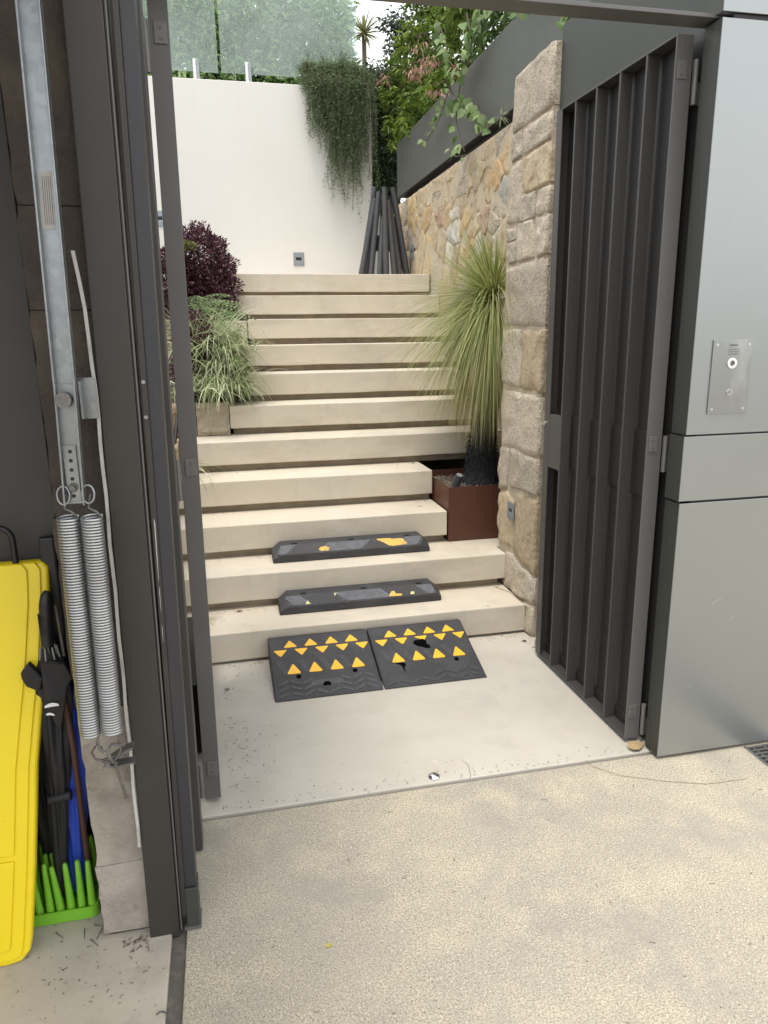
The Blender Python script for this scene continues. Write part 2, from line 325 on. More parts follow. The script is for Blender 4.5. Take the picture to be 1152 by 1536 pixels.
# ================================================================== GROUND
struct(box(-60, 60, -60, 60, -.5, -.06).build('ground', m_soil))
struct(box(-.195, 9, -7, 2.203, -.3, 0).build('driveway', m_drive, bevel=.004))
struct(box(-5, -.235, -7, 2.6, -.3, .004).build('garage_floor', m_gfloor, bevel=.004))
struct(box(-.235, -.195, -7, 2.6, -.3, -.012).build('floor_joint', m_joint))
struct(box(-.8, 1.9, 2.217, 3.45, -.3, .004).build('landing', m_slab, bevel=.003, seg=2))
struct(box(-.8, 1.9, 2.203, 2.221, -.3, -.012).build('landing_joint', m_soil))
ck = MB(); cp = [atZ(x, y, .0062) for x, y in ((693, 1141), (699, 1144), (703, 1148), (704, 1155), (706, 1163), (705, 1168))]
for p_, q_ in zip(cp[:-1], cp[1:]):
    ck.add([p_+Vector((-.0008, 0, 0)), p_+Vector((.0008, 0, 0)), q_+Vector((.0007, 0, 0)), q_+Vector((-.0007, 0, 0))], [(0, 1, 2, 3)])
struct(ck.build('hairline_crack', m_joint))
struct(box(1.55, 9, 2.203, 12, -.3, -.002).build('side_ground', m_slab))

# ================================================================== STAIRS
st = thing('stone_staircase', (.8, 3.4, 0), 'wide pale sandstone-coloured concrete staircase of thick slab steps with shadow gaps', 'staircase')
RISE, TREAD = .194, .31
ex = {0: (-.36, 1.522), 1: (-.36, 1.528), 2: (-.36, 1.270), 3: (-.33, 1.268), 4: (-.26, 1.865), 5: (.034, 1.868), 6: (.182, 1.868), 7: (.195, 1.87), 8: (.225, 1.87), 9: (.14, 1.87), 10: (.12, 1.872)}
for i in range(11):
    y = 3.40+TREAD*i; z = .168+RISE*i; x0, x1 = ex[i]
    dep = .43 if i < 10 else 1.62
    nseg = 9
    b = MB(); jit = [random.uniform(-.0015, .0015) for _ in range(nseg+1)]
    vs = []; fs = []
    for k in range(nseg+1):
        xx = x0+(x1-x0)*k/nseg; q = jit[k]; qq = random.uniform(-.002, .002)
        vs += [(xx, y+q, z-.15+qq), (xx, y+q, z+qq*.6), (xx, y+dep, z), (xx, y+dep, z-.15)]
    for k in range(nseg):
        a = 4*k
        for e in range(4): fs.append((a+e, a+(e+1) % 4, a+4+(e+1) % 4, a+4+e))
    fs += [(3, 2, 1, 0), tuple(4*nseg+j for j in range(4))]
    b.add(vs, fs).build('step', m_step, st, bevel=.006, seg=3)
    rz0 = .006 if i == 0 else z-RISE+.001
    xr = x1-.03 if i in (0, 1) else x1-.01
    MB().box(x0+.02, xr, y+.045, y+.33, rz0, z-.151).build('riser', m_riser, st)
MB().box(1.275, 1.865, 3.86, 4.62, .02, .3615).build('step_return', m_step, st, bevel=.004)

# ================================================================== UPPER GARDEN GROUND
bed = MB()
bed.prism([(-3, 4.99, 0), (-3, 4.99, 1.14), (-3, 6.5, 1.98), (-3, 8.0, 2.0), (-3, 8.0, 0)], (3.03, 0, 0))
bed.prism([(.03, 5.27, 0), (.03, 5.27, 1.30), (.03, 6.5, 1.98), (.03, 8.0, 2.0), (.03, 8.0, 0)], (.13, 0, 0))
struct(bed.build('garden_bed', m_soil))
struct(box(-3, 1.66, 8.2, 14, 0, 3.88).build('upper_terrace', m_soil))
struct(box(1.88, 3.2, 7.86, 8.2, 0, 2.05).build('rear_ground', m_slab))

# ================================================================== WHITE WALL
ww = tag(box(-3.2, 1.676, 8.0, 8.2, 1.2, 4.03).build('rendered_wall', m_white, bevel=.006), 'tall smooth cream rendered wall at the head of the stairs', 'wall')
fw = thing('rear_wall', (2.2, 9.0, 1.2), 'low cream wall with thin coping beyond the stone wall end', 'wall')
MB().box(1.68, 3.2, 9.0, 9.2, 1.2, 3.05).build('wall_body', m_white, fw)
MB().box(1.66, 3.2, 8.98, 9.22, 3.052, 3.11).build('coping', G['w'], fw, bevel=.006)

# ================================================================== STONE WALL (rubble part + squared pier)
sw = thing('stone_wall', (1.9, 5.8, 0), 'tall rubble stone wall in tan, orange and grey with squared pier at the gate', 'wall')
def clip_poly(poly, a, b, c):   # keep a*x+b*y<=c
    outp = []
    for i in range(len(poly)):
        p, q = poly[i], poly[(i+1) % len(poly)]
        fp, fq = a*p[0]+b*p[1]-c, a*q[0]+b*q[1]-c
        if fp <= 0: outp.append(p)
        if (fp < 0 < fq) or (fq < 0 < fp):
            k = fp/(fp-fq); outp.append((p[0]+(q[0]-p[0])*k, p[1]+(q[1]-p[1])*k))
    return outp
def inset(poly, d):
    cx = sum(p[0] for p in poly)/len(poly); cy = sum(p[1] for p in poly)/len(poly)
    out_ = poly[:]
    n = len(poly)
    for i in range(n):
        p, q = poly[i], poly[(i+1) % n]; nx, ny = q[1]-p[1], p[0]-q[0]; l = math.hypot(nx, ny)
        if l < 1e-6: continue
        nx /= l; ny /= l
        if nx*(cx-p[0])+ny*(cy-p[1]) > 0: nx, ny = -nx, -ny
        out_ = clip_poly(out_, nx, ny, nx*p[0]+ny*p[1]-d)
        if len(out_) < 3: return None
    return out_
def stone(poly, X, m, proud=.015, rough=.008, parent=None, depth=.05, rnd=.25):
    """polygon in (y,z); facing -X. dense outline, roughened, domed face"""
    L_ = sum(math.dist(poly[i], poly[(i+1) % len(poly)]) for i in range(len(poly)))
    # chamfer corners (Chaikin once) then resample
    pts = []
    n = len(poly)
    for i in range(n):
        p, q = poly[i], poly[(i+1) % n]
        pts += [(p[0]+(q[0]-p[0])*rnd*.6, p[1]+(q[1]-p[1])*rnd*.6), (p[0]+(q[0]-p[0])*(1-rnd*.6), p[1]+(q[1]-p[1])*(1-rnd*.6))]
    res = []; step = max(L_/22, .02)
    for i in range(len(pts)):
        p, q = pts[i], pts[(i+1) % len(pts)]; d = math.dist(p, q); k = max(1, round(d/step))
        for j in range(k):
            res.append((p[0]+(q[0]-p[0])*j/k, p[1]+(q[1]-p[1])*j/k))
    cx = sum(p[0] for p in res)/len(res); cy = sum(p[1] for p in res)/len(res)
    res = [(x+mnoise.noise(Vector((x*9, y*9, X)))*.010, y+mnoise.noise(Vector((x*9, y*9, X+7)))*.010) for x, y in res]
    nn = len(res); vs = []; tilt = (random.uniform(-.04, .04), random.uniform(-.04, .04))
    for lay, (s, x) in enumerate([(1.0, X+depth), (1.0, X+.004), (.965, X-proud*.8), (.80, X-proud), (.42, X-proud*1.05)]):
        for (a, b_) in res:
            yy, zz = cx+(a-cx)*s, cy+(b_-cy)*s
            dx = 0 if lay < 2 else mnoise.noise(Vector((yy*14, zz*14, 3.3)))*rough*1.5+mnoise.noise(Vector((yy*34, zz*34, 9)))*rough*.9+tilt[0]*(yy-cx)*.5+tilt[1]*(zz-cy)*.5
            vs.append((x+dx, yy, zz))
    vs.append((X-proud*1.1, cx, cy))
    fs = []
    for l in range(4):
        for k in range(nn):
            fs.append((l*nn+k, l*nn+(k+1) % nn, (l+1)*nn+(k+1) % nn, (l+1)*nn+k))
    for k in range(nn): fs.append((4*nn+k, 4*nn+(k+1) % nn, 5*nn))
    b = MB(); b.add(vs, fs)
    b.smooth = set(range(nn, len(fs)))
    return b.build('stone', m, parent)
# rubble wall body
MB().box(1.886, 2.25, 3.86, 7.86, 0, 2.878).build('mortar_bed', m_mortar, sw)
u2 = lambda u, v: (590+u/6.063, 200+v/6.063)
seeds = [(960,60,'g'),(870,140,'t'),(1010,230,'o'),(960,380,'o'),(790,300,'t'),(800,200,'t'),(740,400,'t'),(620,380,'g'),(630,500,'g'),(520,360,'t'),(520,500,'t'),(400,470,'t'),(400,600,'g'),(300,600,'t'),(240,640,'t'),(165,720,'y'),(100,690,'g'),(85,800,'g'),(85,900,'g'),(90,1060,'p'),(130,1220,'g'),
 (300,760,'o'),(230,880,'t'),(480,720,'o'),(410,745,'p'),(380,860,'t'),(560,840,'w'),(320,980,'y'),(320,1120,'y'),(440,1000,'t'),(535,930,'b'),(520,1070,'w'),(680,930,'o'),(690,1060,'o'),(655,760,'y'),(740,680,'t'),(830,500,'o'),(800,600,'o'),(700,580,'t'),(630,640,'t'),(812,800,'p'),(760,830,'t'),(985,520,'b'),(950,650,'g'),(920,830,'g'),
 (860,1050,'t'),(850,1170,'y'),(930,950,'w'),(990,1000,'t'),(550,1160,'t'),(620,1230,'t'),(400,1260,'g'),(480,1370,'t'),(780,960,'w'),(950,1280,'t'),(870,1260,'w'),(560,620,'t'),(190,820,'y'),(260,1010,'t'),(470,620,'t'),(560,730,'w'),(690,490,'t'),(60,760,'t'),(170,980,'g'),(170,1160,'t'),(700,1200,'t'),(780,1330,'y'),(640,1380,'g')]
PT = []
for u, v, c in seeds:
    p = atX(*u2(u, v), 1.88); PT.append((p.y, p.z, c))
Y0, Y1, Z0, Z1 = 3.87, 7.85, .4, 2.878
for _ in range(420):     # fill the part of the wall the plants hide
    y, z = random.uniform(Y0, Y1), random.uniform(Z0, Z1)
    if z < .2+ (y-3.3)*.62: continue
    if min(math.hypot((y-a), (z-b)) for a, b, _c in PT) > .25: PT.append((y, z, random.choice('gttytpgo')))
for i, (y, z, c) in enumerate(PT):
    poly = [(Y0, Z0), (Y1, Z0), (Y1, Z1), (Y0, Z1)]
    for j, (a, b, _c) in enumerate(PT):
        if j == i or math.hypot(a-y, b-z) > 1.2: continue
        mxy, mz = (a+y)/2, (b+z)/2; nx, ny = a-y, b-z
        poly = clip_poly(poly, nx, ny, nx*mxy+ny*mz)
        if len(poly) < 3: break
    if len(poly) < 3: continue
    poly = inset(poly, .0015)
    if not poly or len(poly) < 3: continue
    stone(poly, 1.893, G[c], random.uniform(.006, .020), .012, sw, rnd=.06)
# pier
MB().box(1.5365, 1.9, 3.33, 3.842, 0, 2.60).build('pier_core', m_mortar, sw)
def pz2(u, v): return (730+u/5.12, 50+v/5.12)
def pz3(u, v): return (730+u/5.12, 340+v/5.12)
def pz4(u, v): return (730+u/4.267, 620+v/4.267)
pier = [
 ('q', pz2, [(215,350),(560,10),(545,525),(200,780)]), ('q', pz2, [(200,795),(270,747),(270,945),(187,1003)]), ('q', pz2, [(278,742),(540,560),(533,780),(280,940)]),
 ('q', pz2, [(187,1022),(268,972),(262,1440),(160,1470)]), ('t', pz2, [(280,965),(530,802),(525,1120),(283,1240)]), ('q', pz2, [(272,1262),(378,1200),(373,1410),(258,1452)]), ('q', pz2, [(393,1200),(525,1140),(515,1360),(388,1402)]),
 ('q', pz3, [(152,20),(225,0),(225,90),(150,118)]), ('q', pz3, [(150,132),(225,100),(225,268),(145,298)]), ('q', pz3, [(236,-28),(363,-72),(360,240),(236,275)]), ('q', pz3, [(384,-72),(498,-110),(490,205),(382,240)]),
 ('q', pz3, [(145,318),(492,222),(472,765),(130,772)]), ('q', pz3, [(110,792),(262,792),(245,1232),(98,1192)]), ('t', pz3, [(280,792),(468,785),(440,1290),(262,1235)]),
 ('q', pz3, [(95,1240),(262,1266),(442,1312),(428,1775),(75,1668)]),
 ('q', pz4, [(62,205),(145,222),(128,470),(70,480)]), ('q', pz4, [(156,225),(345,295),(338,545),(138,462)]), ('t', pz4, [(58,490),(128,490),(170,560),(160,865),(45,800)]), ('t', pz4, [(185,500),(335,562),(315,1050),(172,890)]),
 ('q', pz4, [(120,880),(160,900),(312,1062),(300,1225),(100,1110)]), ('q', pz4, [(90,1130),(300,1240),(295,1500),(60,1480)]), ]
for c, fn, pts in pier:
    poly = []
    for u, v in pts:
        p = atX(*fn(u, v), 1.53); poly.append((min(max(p.y, 3.325), 3.85), max(p.z, .01)))
    if c == 'q' and pts[0] == (215, 350): topq = poly
    stone(poly, 1.535, G[c], .010, .010, sw, depth=.15 if pts[0] != (215, 350) else .34, rnd=.05)

# ================================================================== PLANTER BOX ABOVE THE WALL
pb = thing('planter_box', (2.2, 5.5, 2.95), 'long dark grey metal planter box on top of the stone wall', 'planter')
MB().box(1.885, 1.893, 2.9, 7.76, 2.955, 3.46).build('front_panel', m_box, pb, bevel=.002)
MB().box(1.893, 2.75, 7.752, 7.76, 2.955, 3.46).build('end_panel', m_box, pb)
MB().box(1.893, 2.75, 2.9, 7.752, 2.955, 2.963).build('base_panel', m_gateback, pb)
MB().box(2.742, 2.75, 2.9, 7.752, 2.963, 3.46).build('back_panel', m_box, pb)
MB().box(1.893, 2.742, 2.9, 7.752, 2.963, 3.41).build('soil', m_soil, pb)
MB().box(1.96, 2.6, 3.3, 7.70, 2.879, 2.954).build('shadow_gap_filler', m_black, pb)  # black infill: the shade of the gap is put into its colour

# ================================================================== RIGHT SIDE CLADDING + HEADER + FRONT PANELS
sc_ = thing('side_cladding', (1.6, 2.8, 0), 'dark grey metal wall lining behind the open right-hand gate', 'cladding')
MB().box(1.562, 1.70, 2.25, 3.318, 0.007, 2.905).build('lining_sheet', m_clad, sc_, bevel=.002)
hd = tag(box(-.3, 1.575, 2.195, 2.275, 2.515, 2.527).build('gate_header', m_edge, bevel=.0015), 'dark flat steel bar spanning the top of the gate opening', 'header')
jb = thing('gate_jamb', (1.57, 2.22, 0), 'slim dark steel jamb between the right-hand gate and the grey panels', 'jamb')
MB().box(1.5565, 1.5605, 2.195, 2.34, .007, 2.513).build('jamb_plate', m_gateback, jb)
MB().box(1.544, 1.556, 2.196, 2.204, .007, 2.513).build('angle_trim', m_edge, jb, bevel=.001)
for z in (2.12, 1.62, 1.28, .86, .12):
    MB().tube([(1.546, 2.19, z), (1.546, 2.19, z+.055)], .0055, 8).build('pin_hinge', m_edge, jb)
    MB().box(1.538, 1.5435, 2.192, 2.198, z+.06, z+.10).build('latch_tab', m_edge, jb)
fp = thing('panel_wall', (1.9, 2.2, 0), 'grey satin metal panel wall with intercom to the right of the gate', 'wall')
def sheetbox(x0, x1, z0, z1, y0=2.16, y1=2.245):
    MB().box(x0, x1, y0, y0+.004, z0, z1).build('panel', m_panel, fp, bevel=.0015)
    MB().box(x0, x0+.004, y0+.0045, y1, z0, z1).build('panel_return', m_clad, fp)
sheetbox(1.530, 3.4, .014, 1.008); sheetbox(1.526, 3.4, 1.016, 1.243); sheetbox(1.532, 3.4, 1.249, 2.505); sheetbox(1.532, 3.4, 2.521, 3.3)
MB().box(1.575, 3.4, 2.168, 2.6, .014, 3.3).build('wall_core', m_black, fp)

m_scratch = mat('scratch_grey', (.42, .43, .42), .5)
for (x, z, l_, a_) in ((1.70, .62, .05, .5), (1.78, .55, .03, .6), (1.62, .30, .03, -.1), (1.93, .70, .02, .8), (1.66, .42, .012, 0), (1.85, 2.1, .02, .3), (1.60, 1.9, .01, .2)):
    dx, dz = l_*math.cos(a_), l_*math.sin(a_)
    MB().prism([(x, 2.1598, z), (x+dx, 2.1598, z+dz), (x+dx+.0008, 2.1598, z+dz-.001), (x+.0008, 2.1598, z-.0012)], (0, -.0003, 0)).build('scratch', m_scratch, fp)

# ================================================================== GATES
m_hinge = paint('hinge_paint', (.17, .165, .16), .4, .3)
def gate(x, sgn, label, lean=0.0, y0=2.29, T=.052):
    """leaf folded back along +Y; sgn=-1: fins face -X"""
    g = thing('slatted_gate', (x, y0, .02), label, 'gate', None)
    def B(a0, a1, t0, t1, z0, z1, nm, m, par=None, bev=.0015):
        # a along leaf (Y), t thickness measured from the fin face inwards
        xs = sorted((x-sgn*0+t0*(-sgn), x+t1*(-sgn))); b = MB().box(xs[0], xs[1], y0+a0, y0+a1, z0, z1)
        b.v = [(vx+lean*vz-(vy-y0)*(.012 if sgn < 0 else .048), vy, vz) for vx, vy, vz in b.v]
        return b.build(nm, m, par or g, bevel=bev)
    LN = .832; H0, H1 = .022, 2.503
    B(0, .006, 0, T, H0, H1, 'stile', m_edge)
    B(LN-.05, LN, 0, .006, H0, H1, 'stile', m_gate)
    B(LN-.006, LN, .0065, T, H0, H1, 'stile_return', m_gate)
    B(.0065, LN-.0065, 0, T-.004, H0, H0+.006, 'bottom_rail', m_gate)
    B(.0065, LN-.0065, 0, T-.004, H1-.006, H1, 'top_rail', m_gate)
    B(.0065, LN-.0065, T-.004, T, H0, H1, 'back_sheet', m_gateback)
    B(.0065, LN-.0065, T-.010, T-.0045, H0+.007, H0+.055, 'rail_band', m_gateback)
    B(.0065, LN-.0065, T-.0085, T-.0045, .99, 1.235, 'middle_rail', m_gateback)
    for k in range(1, 5):
        a = LN*k/5-.005
        B(a, a+.010, 0, T-.0125, H0+.0065, H1-.0065, 'fin', m_gate)
    B(LN-.165, LN-.0505, .001, .03, .985, 1.23, 'lock_box', m_gate)
    if sgn < 0: kb = MB().disc((x+sgn*.0, y0+LN-.012, 1.185), (sgn, 0, 0), .010, .006, 14)
    if sgn < 0: kb.v = [(vx+lean*vz+.012*.83*(1 if sgn > 0 else -1)*1.0, vy, vz) for vx, vy, vz in kb.v]
    if sgn < 0: kb.build('lock_knob', m_chrome, g)
    for z in (2.33, 1.13, .07):
        h = MB(); X0 = x-sgn*.006+lean*z
        h.box(min(X0, X0-sgn*.034), max(X0, X0-sgn*.034), y0-.004, y0-.0005, z+.045, z+.10)
        hh = h.build('hinge', m_hinge, g, bevel=.001)
        kx = x-sgn*(T+.009)+lean*z
        MB().tube([(kx-0*sgn, y0-.008, z-.03), (kx, y0-.008, z+.10)], .0095, 12).build('knuckle', m_hinge, hh)
        MB().box(min(kx-sgn*.010, kx-sgn*.036), max(kx-sgn*.010, kx-sgn*.036), y0-.010, y0-.006, z-.03, z+.035).build('leaf_plate', m_hinge, hh, bevel=.001)
        for dz in (.058, .085):
            MB().disc((x-sgn*.022+lean*z, y0-.0042, z+dz), (0, -1, 0), .0042, .0014, 10).build('screw', m_galvd, hh)
    return g
gate(1.468, -1, 'open dark grey slatted steel gate folded back against the stone pier on the right', T=.060)
gate(-.100, 1, 'open dark steel gate leaf seen edge-on behind the left door post', lean=.0085, T=.054)

# ================================================================== LEFT: door post, door edge, jamb
LEAN = .0125
def leanb(b, k=LEAN): b.v = [(x+k*z, y, z) for x, y, z in b.v]; return b
dp = thing('door_post', (-.25, 1.75, 0), 'wide dark brown-grey steel post of the garage opening on the left', 'post')
leanb(MB().box(-.292, -.214, 1.73, 1.79, -.01, 2.75)).build('post_body', m_post, dp, bevel=.003)
leanb(MB().box(-.2132, -.2105, 1.734, 1.79, .01, 2.75)).build('brush_seal', m_black, dp)
leanb(MB().box(-.2100, -.2070, 1.731, 1.79, .012, 2.75)).build('seal_carrier', m_edge, dp)
def wavy():
    b = MB(); pts = []
    for k in range(26):
        z = .30+1.48*k/25; x = -.2965+LEAN*z-(.018*((z-1.45)/.33)**2 if z > 1.45 else 0)+.0012*math.sin(k*1.7)
        pts.append((x, 1.722-.001*math.sin(k), z))
    for p, q in zip(pts[:-1], pts[1:]):
        b.hexa([(p[0]-.0035, p[1], p[2]), (p[0]+.0035, p[1], p[2]), (p[0]+.0035, p[1]+.006, p[2]), (p[0]-.0035, p[1]+.006, p[2])],
               [(q[0]-.0035, q[1], q[2]), (q[0]+.0035, q[1], q[2]), (q[0]+.0035, q[1]+.006, q[2]), (q[0]-.0035, q[1]+.006, q[2])])
    return b
wavy().build('loose_edge_strip', m_white2, dp, label='pale loose edging strip peeling off the post')
de = thing('tilt_door_edge', (-.18, 1.76, 0), 'blue-grey edge of the garage door frame right beside the dark post', 'door frame')
leanb(MB().box(-.206, -.1935, 1.738, 1.80, .05, 2.75), LEAN+.004).build('return_lip', m_post, de, bevel=.001)
b = MB(); zs = [.13, 2.75]   # the face widens slightly upwards
b.hexa([(-.1925, 1.744, .135), (-.160, 1.744, .135), (-.160, 1.80, .135), (-.1925, 1.80, .135)],
       [(-.1925+.017*2.6, 1.744, 2.75), (-.160+.0165*2.6, 1.744, 2.75), (-.160+.0165*2.6, 1.80, 2.75), (-.1925+.017*2.6, 1.80, 2.75)])
b.build('door_stile', m_post2, de, bevel=.002)
leanb(MB().box(-.193, -.159, 1.738, 1.80, .012, .132), .012).build('foot_cover', m_panel if False else m_clad, de, bevel=.002)
leanb(MB().box(-.200, -.156, 1.734, 1.80, .004, .0115), 0).build('foot_plate', m_edge, de)
for (za, zb_, w_) in ((1.02, 1.17, .0016), (.94, 1.0, .0010), (.86, .90, .0008)):
    MB().prism([(-.2005+.0165*za, 1.7372, za), (-.2005+w_+.0165*za, 1.7372, za+.01), (-.2005+w_*1.5+.0165*zb_, 1.7372, zb_), (-.2005+.0165*zb_, 1.7372, zb_+.01)], (0, .0006, 0)).build('scraped_paint', m_white2, de)
for z in (1.42, 1.50):
    MB().disc((-.2005+(LEAN+.004)*z, 1.7378, z), (0, -1, 0), .0045, .003, 10).build('rivet', m_galv, de)
gj = thing('left_jamb', (-.17, 2.12, 0), 'stepped dark steel jamb profiles behind the garage door edge', 'jamb')
leanb(MB().box(-.25, -.158, 2.05, 2.11, .006, 2.75), .0105).build('jamb_profile', m_gate, gj, bevel=.002)
leanb(MB().box(-.25, -.165, 2.15, 2.20, .006, 2.75), .0110).build('jamb_profile', m_edge, gj, bevel=.002)
leanb(MB().box(-.25, -.172, 2.22, 2.235, .012, 2.75), .0110).build('jamb_profile', m_gate, gj, bevel=.001)

# ------------------------------------------------ column
cl = thing('block_column', (-.35, 1.85, 0), 'rough grey-brown masonry column behind the door springs', 'column')
zc = .015; i = 0
while zc < 2.7:
    h = [.215, .46, .50, .47][i % 4]
    m_ = m_block if zc < .3 else m_coldark  # upper blocks darker: dirt and deeper shade are both in the colour
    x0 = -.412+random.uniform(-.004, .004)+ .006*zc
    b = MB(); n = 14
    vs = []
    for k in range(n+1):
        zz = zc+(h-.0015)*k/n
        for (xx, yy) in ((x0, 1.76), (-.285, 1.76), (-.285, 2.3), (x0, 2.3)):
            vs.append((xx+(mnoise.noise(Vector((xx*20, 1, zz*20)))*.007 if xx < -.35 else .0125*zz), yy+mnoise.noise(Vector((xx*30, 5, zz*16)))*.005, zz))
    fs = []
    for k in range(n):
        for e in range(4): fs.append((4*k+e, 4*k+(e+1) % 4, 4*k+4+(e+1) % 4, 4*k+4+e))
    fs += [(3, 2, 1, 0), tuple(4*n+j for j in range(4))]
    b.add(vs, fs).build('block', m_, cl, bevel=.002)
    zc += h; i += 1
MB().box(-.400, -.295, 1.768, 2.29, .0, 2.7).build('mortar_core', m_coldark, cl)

# ------------------------------------------------ garage shell
gs = thing('garage_interior', (-2.5, 0, 0), 'dark interior walls and ceiling of the garage on the left', 'garage')
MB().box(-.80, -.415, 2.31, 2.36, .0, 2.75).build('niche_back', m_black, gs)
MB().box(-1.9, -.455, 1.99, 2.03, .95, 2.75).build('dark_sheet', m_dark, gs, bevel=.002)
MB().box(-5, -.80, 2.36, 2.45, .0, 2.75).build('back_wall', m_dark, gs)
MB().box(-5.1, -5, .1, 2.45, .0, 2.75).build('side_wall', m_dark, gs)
MB().box(-5.1, -.33, .1, 2.45, 2.78, 2.88).build('ceiling', m_dark, gs)  # unseen ceiling, its reach set by the light wanted below


# ------------------------------------------------ tilt door arm
arm = thing('door_lifting_gear', (-.33, 1.64, 1.2), 'galvanised steel channel arm of the tilt door with a round pivot cap', 'door gear')
def chan(p0, p1, w, y, nm, m, d=.022):
    p0 = Vector(p0); p1 = Vector(p1)
    b = MB()
    for (a, bb, ya, yb) in ((-w/2, w/2, y+.0, y+.003), (-w/2, -w/2+.004, y-d, y-.0005), (w/2-.004, w/2, y-d, y-.0005)):
        b.hexa([(p0.x+a, ya, p0.y), (p0.x+bb, ya, p0.y), (p0.x+bb, yb, p0.y), (p0.x+a, yb, p0.y)], [(p1.x+a, ya, p1.y), (p1.x+bb, ya, p1.y), (p1.x+bb, yb, p1.y), (p1.x+a, yb, p1.y)])
    return b.build(nm, m, arm, bevel=.001)
chan((-.3245, 1.50), (-.298, 2.7), .044, 1.655, 'upper_channel', m_galv)
chan((-.332, 1.245), (-.3235, 1.505), .043, 1.650, 'lower_channel', m_galv)
MB().box(-.346, -.318, 1.6445, 1.6495, 1.252, 1.375).build('hole_plate', m_galv, arm, bevel=.001)
for k, z in enumerate((1.362, 1.342, 1.322, 1.302, 1.264)):
    MB().disc((-.3305-.0006*k, 1.6450, z), (0, -1, 0), .0042, .0012, 12).build('hole', m_black, arm)
MB().tube([(-.3325, 1.6440, 1.283), (-.3325, 1.632, 1.283)], .0065, 6, True, False).build('nut', m_galvd, arm)
MB().tube([(-.3325, 1.645, 1.283), (-.3325, 1.642, 1.283)], .0105, 16, True, False).build('washer', m_galvd, arm)
pv = MB(); pv.disc((-.329, 1.645, 1.473), (0, -1, 0), .0165, .020, 24); pv.build('pivot_cap', m_galvd, arm, bevel=.002)
b = MB(); b.box(-.309, -.274, 1.700, 1.704, 1.425, 1.515); b.build('bracket', m_galv, arm, bevel=.001)
MB().box(-.300, -.2965, 1.655, 1.6995, 1.43, 1.51).build('bracket_web', m_galv, arm)
sticker = MB(); q = [atY(x, y, 1.6545) for x, y in ((57, 257), (77, 257), (84, 344), (64, 344))]
sticker.prism([(p.x, 1.6546, p.z) for p in q], (0, -.0006, 0)); stk = sticker.build('sticker', m_sticker, arm)
for k in range(5):
    f = .25+k*.15; a = q[0]*(1-f)+q[1]*f; c_ = q[3]*(1-f)+q[2]*f; a2 = a*.92+c_*.08; c2 = a*.08+c_*.92
    MB().prism([(a2.x, 1.6538, a2.z), (a2.x+.0008, 1.6538, a2.z), (c2.x+.0008, 1.6538, c2.z), (c2.x, 1.6538, c2.z)], (0, -.0003, 0)).build('printed_line', m_print, stk)
# springs
def spring(x0, x1, zt, zb, y, label):
    sp = thing('coil_spring', ((x0+x1)/2, y, zb), label, 'spring', 'springs hanging from the tilt door arm')
    turns = 78; n = turns*14; pts = []
    for k in range(n+1):
        f = k/n; a = 2*math.pi*turns*f; xx = x0+(x1-x0)*f
        pts.append((xx+math.cos(a)*.0212, y+math.sin(a)*.0212, zt+(zb-zt)*f))
    MB().tube(pts, .0030, 6).build('coil', m_spring, sp)
    MB().tube([(x0+.02, y, zt-.002), (x0+.012, y-.01, zt+.012), (x0-.004, y, zt+.018), (x0, y, zt+.04), (x0+.004, y, zt+.05)], .0027, 6).build('hook', m_galvd, sp)
    MB().tube([(x1+.02, y, zb+.002), (x1+.014, y-.012, zb-.015), (x1+.01, y, zb-.03), (x1+.022, y, zb-.042)], .0027, 6).build('hook', m_galvd, sp)
    return sp
spring(-.351, -.3585, 1.220, .690, 1.64, 'left one of two long galvanised coil springs beside the yellow board')
spring(-.3015, -.3095, 1.218, .690, 1.64, 'right one of two long galvanised coil springs beside the dark post')
for x, s_ in ((-.351, -1), (-.3045, 1)):
    loop = [(x+math.cos(a)*.013+s_*.002, 1.636+math.sin(a)*.003, 1.268+math.sin(a)*.020) for a in np.linspace(0, 2*math.pi, 15)]
    MB().tube(loop, .0026, 6, cap=False).build('spring_ring', m_galv, arm)
# bottom anchor
an = thing('spring_anchor', (-.325, 1.66, .58), 'steel shackles, strap and threaded rod anchoring the springs to the column', 'anchor')
loop = [(-.352, 1.64, .655), (-.362, 1.64, .640), (-.355, 1.64, .622), (-.335, 1.64, .612), (-.318, 1.645, .604), (-.306, 1.645, .618), (-.296, 1.645, .635), (-.300, 1.645, .650), (-.318, 1.645, .652), (-.322, 1.645, .645)]
MB().tube(loop, .0028, 6).build('wire_loop', m_galvd, an)
MB().tube([(-.346, 1.638, .668), (-.342, 1.635, .650), (-.332, 1.635, .640)], .003, 6).build('link', m_galvd, an)
MB().tube([(-.326, 1.64, .645), (-.321, 1.63, .628), (-.318, 1.64, .608), (-.310, 1.65, .598)], .0042, 8).build('eye_bolt', m_galvd, an)
MB().tube([(-.316, 1.648, .612), (-.298, 1.655, .495)], .0038, 8).build('threaded_rod', m_galvd, an)
MB().prism([(-.343, 1.655, .588), (-.335, 1.655, .600), (-.285, 1.655, .628), (-.270, 1.655, .631), (-.270, 1.655, .627), (-.330, 1.655, .592), (-.320, 1.655, .587), (-.270, 1.655, .590), (-.270, 1.655, .586), (-.322, 1.655, .582)], (0, .03, 0)).build('strap', m_galvd, an)
MB().tube([(-.345, 1.66, .602), (-.290, 1.66, .615)], .005, 6, True, False).build('cross_bolt', m_galvd, an)

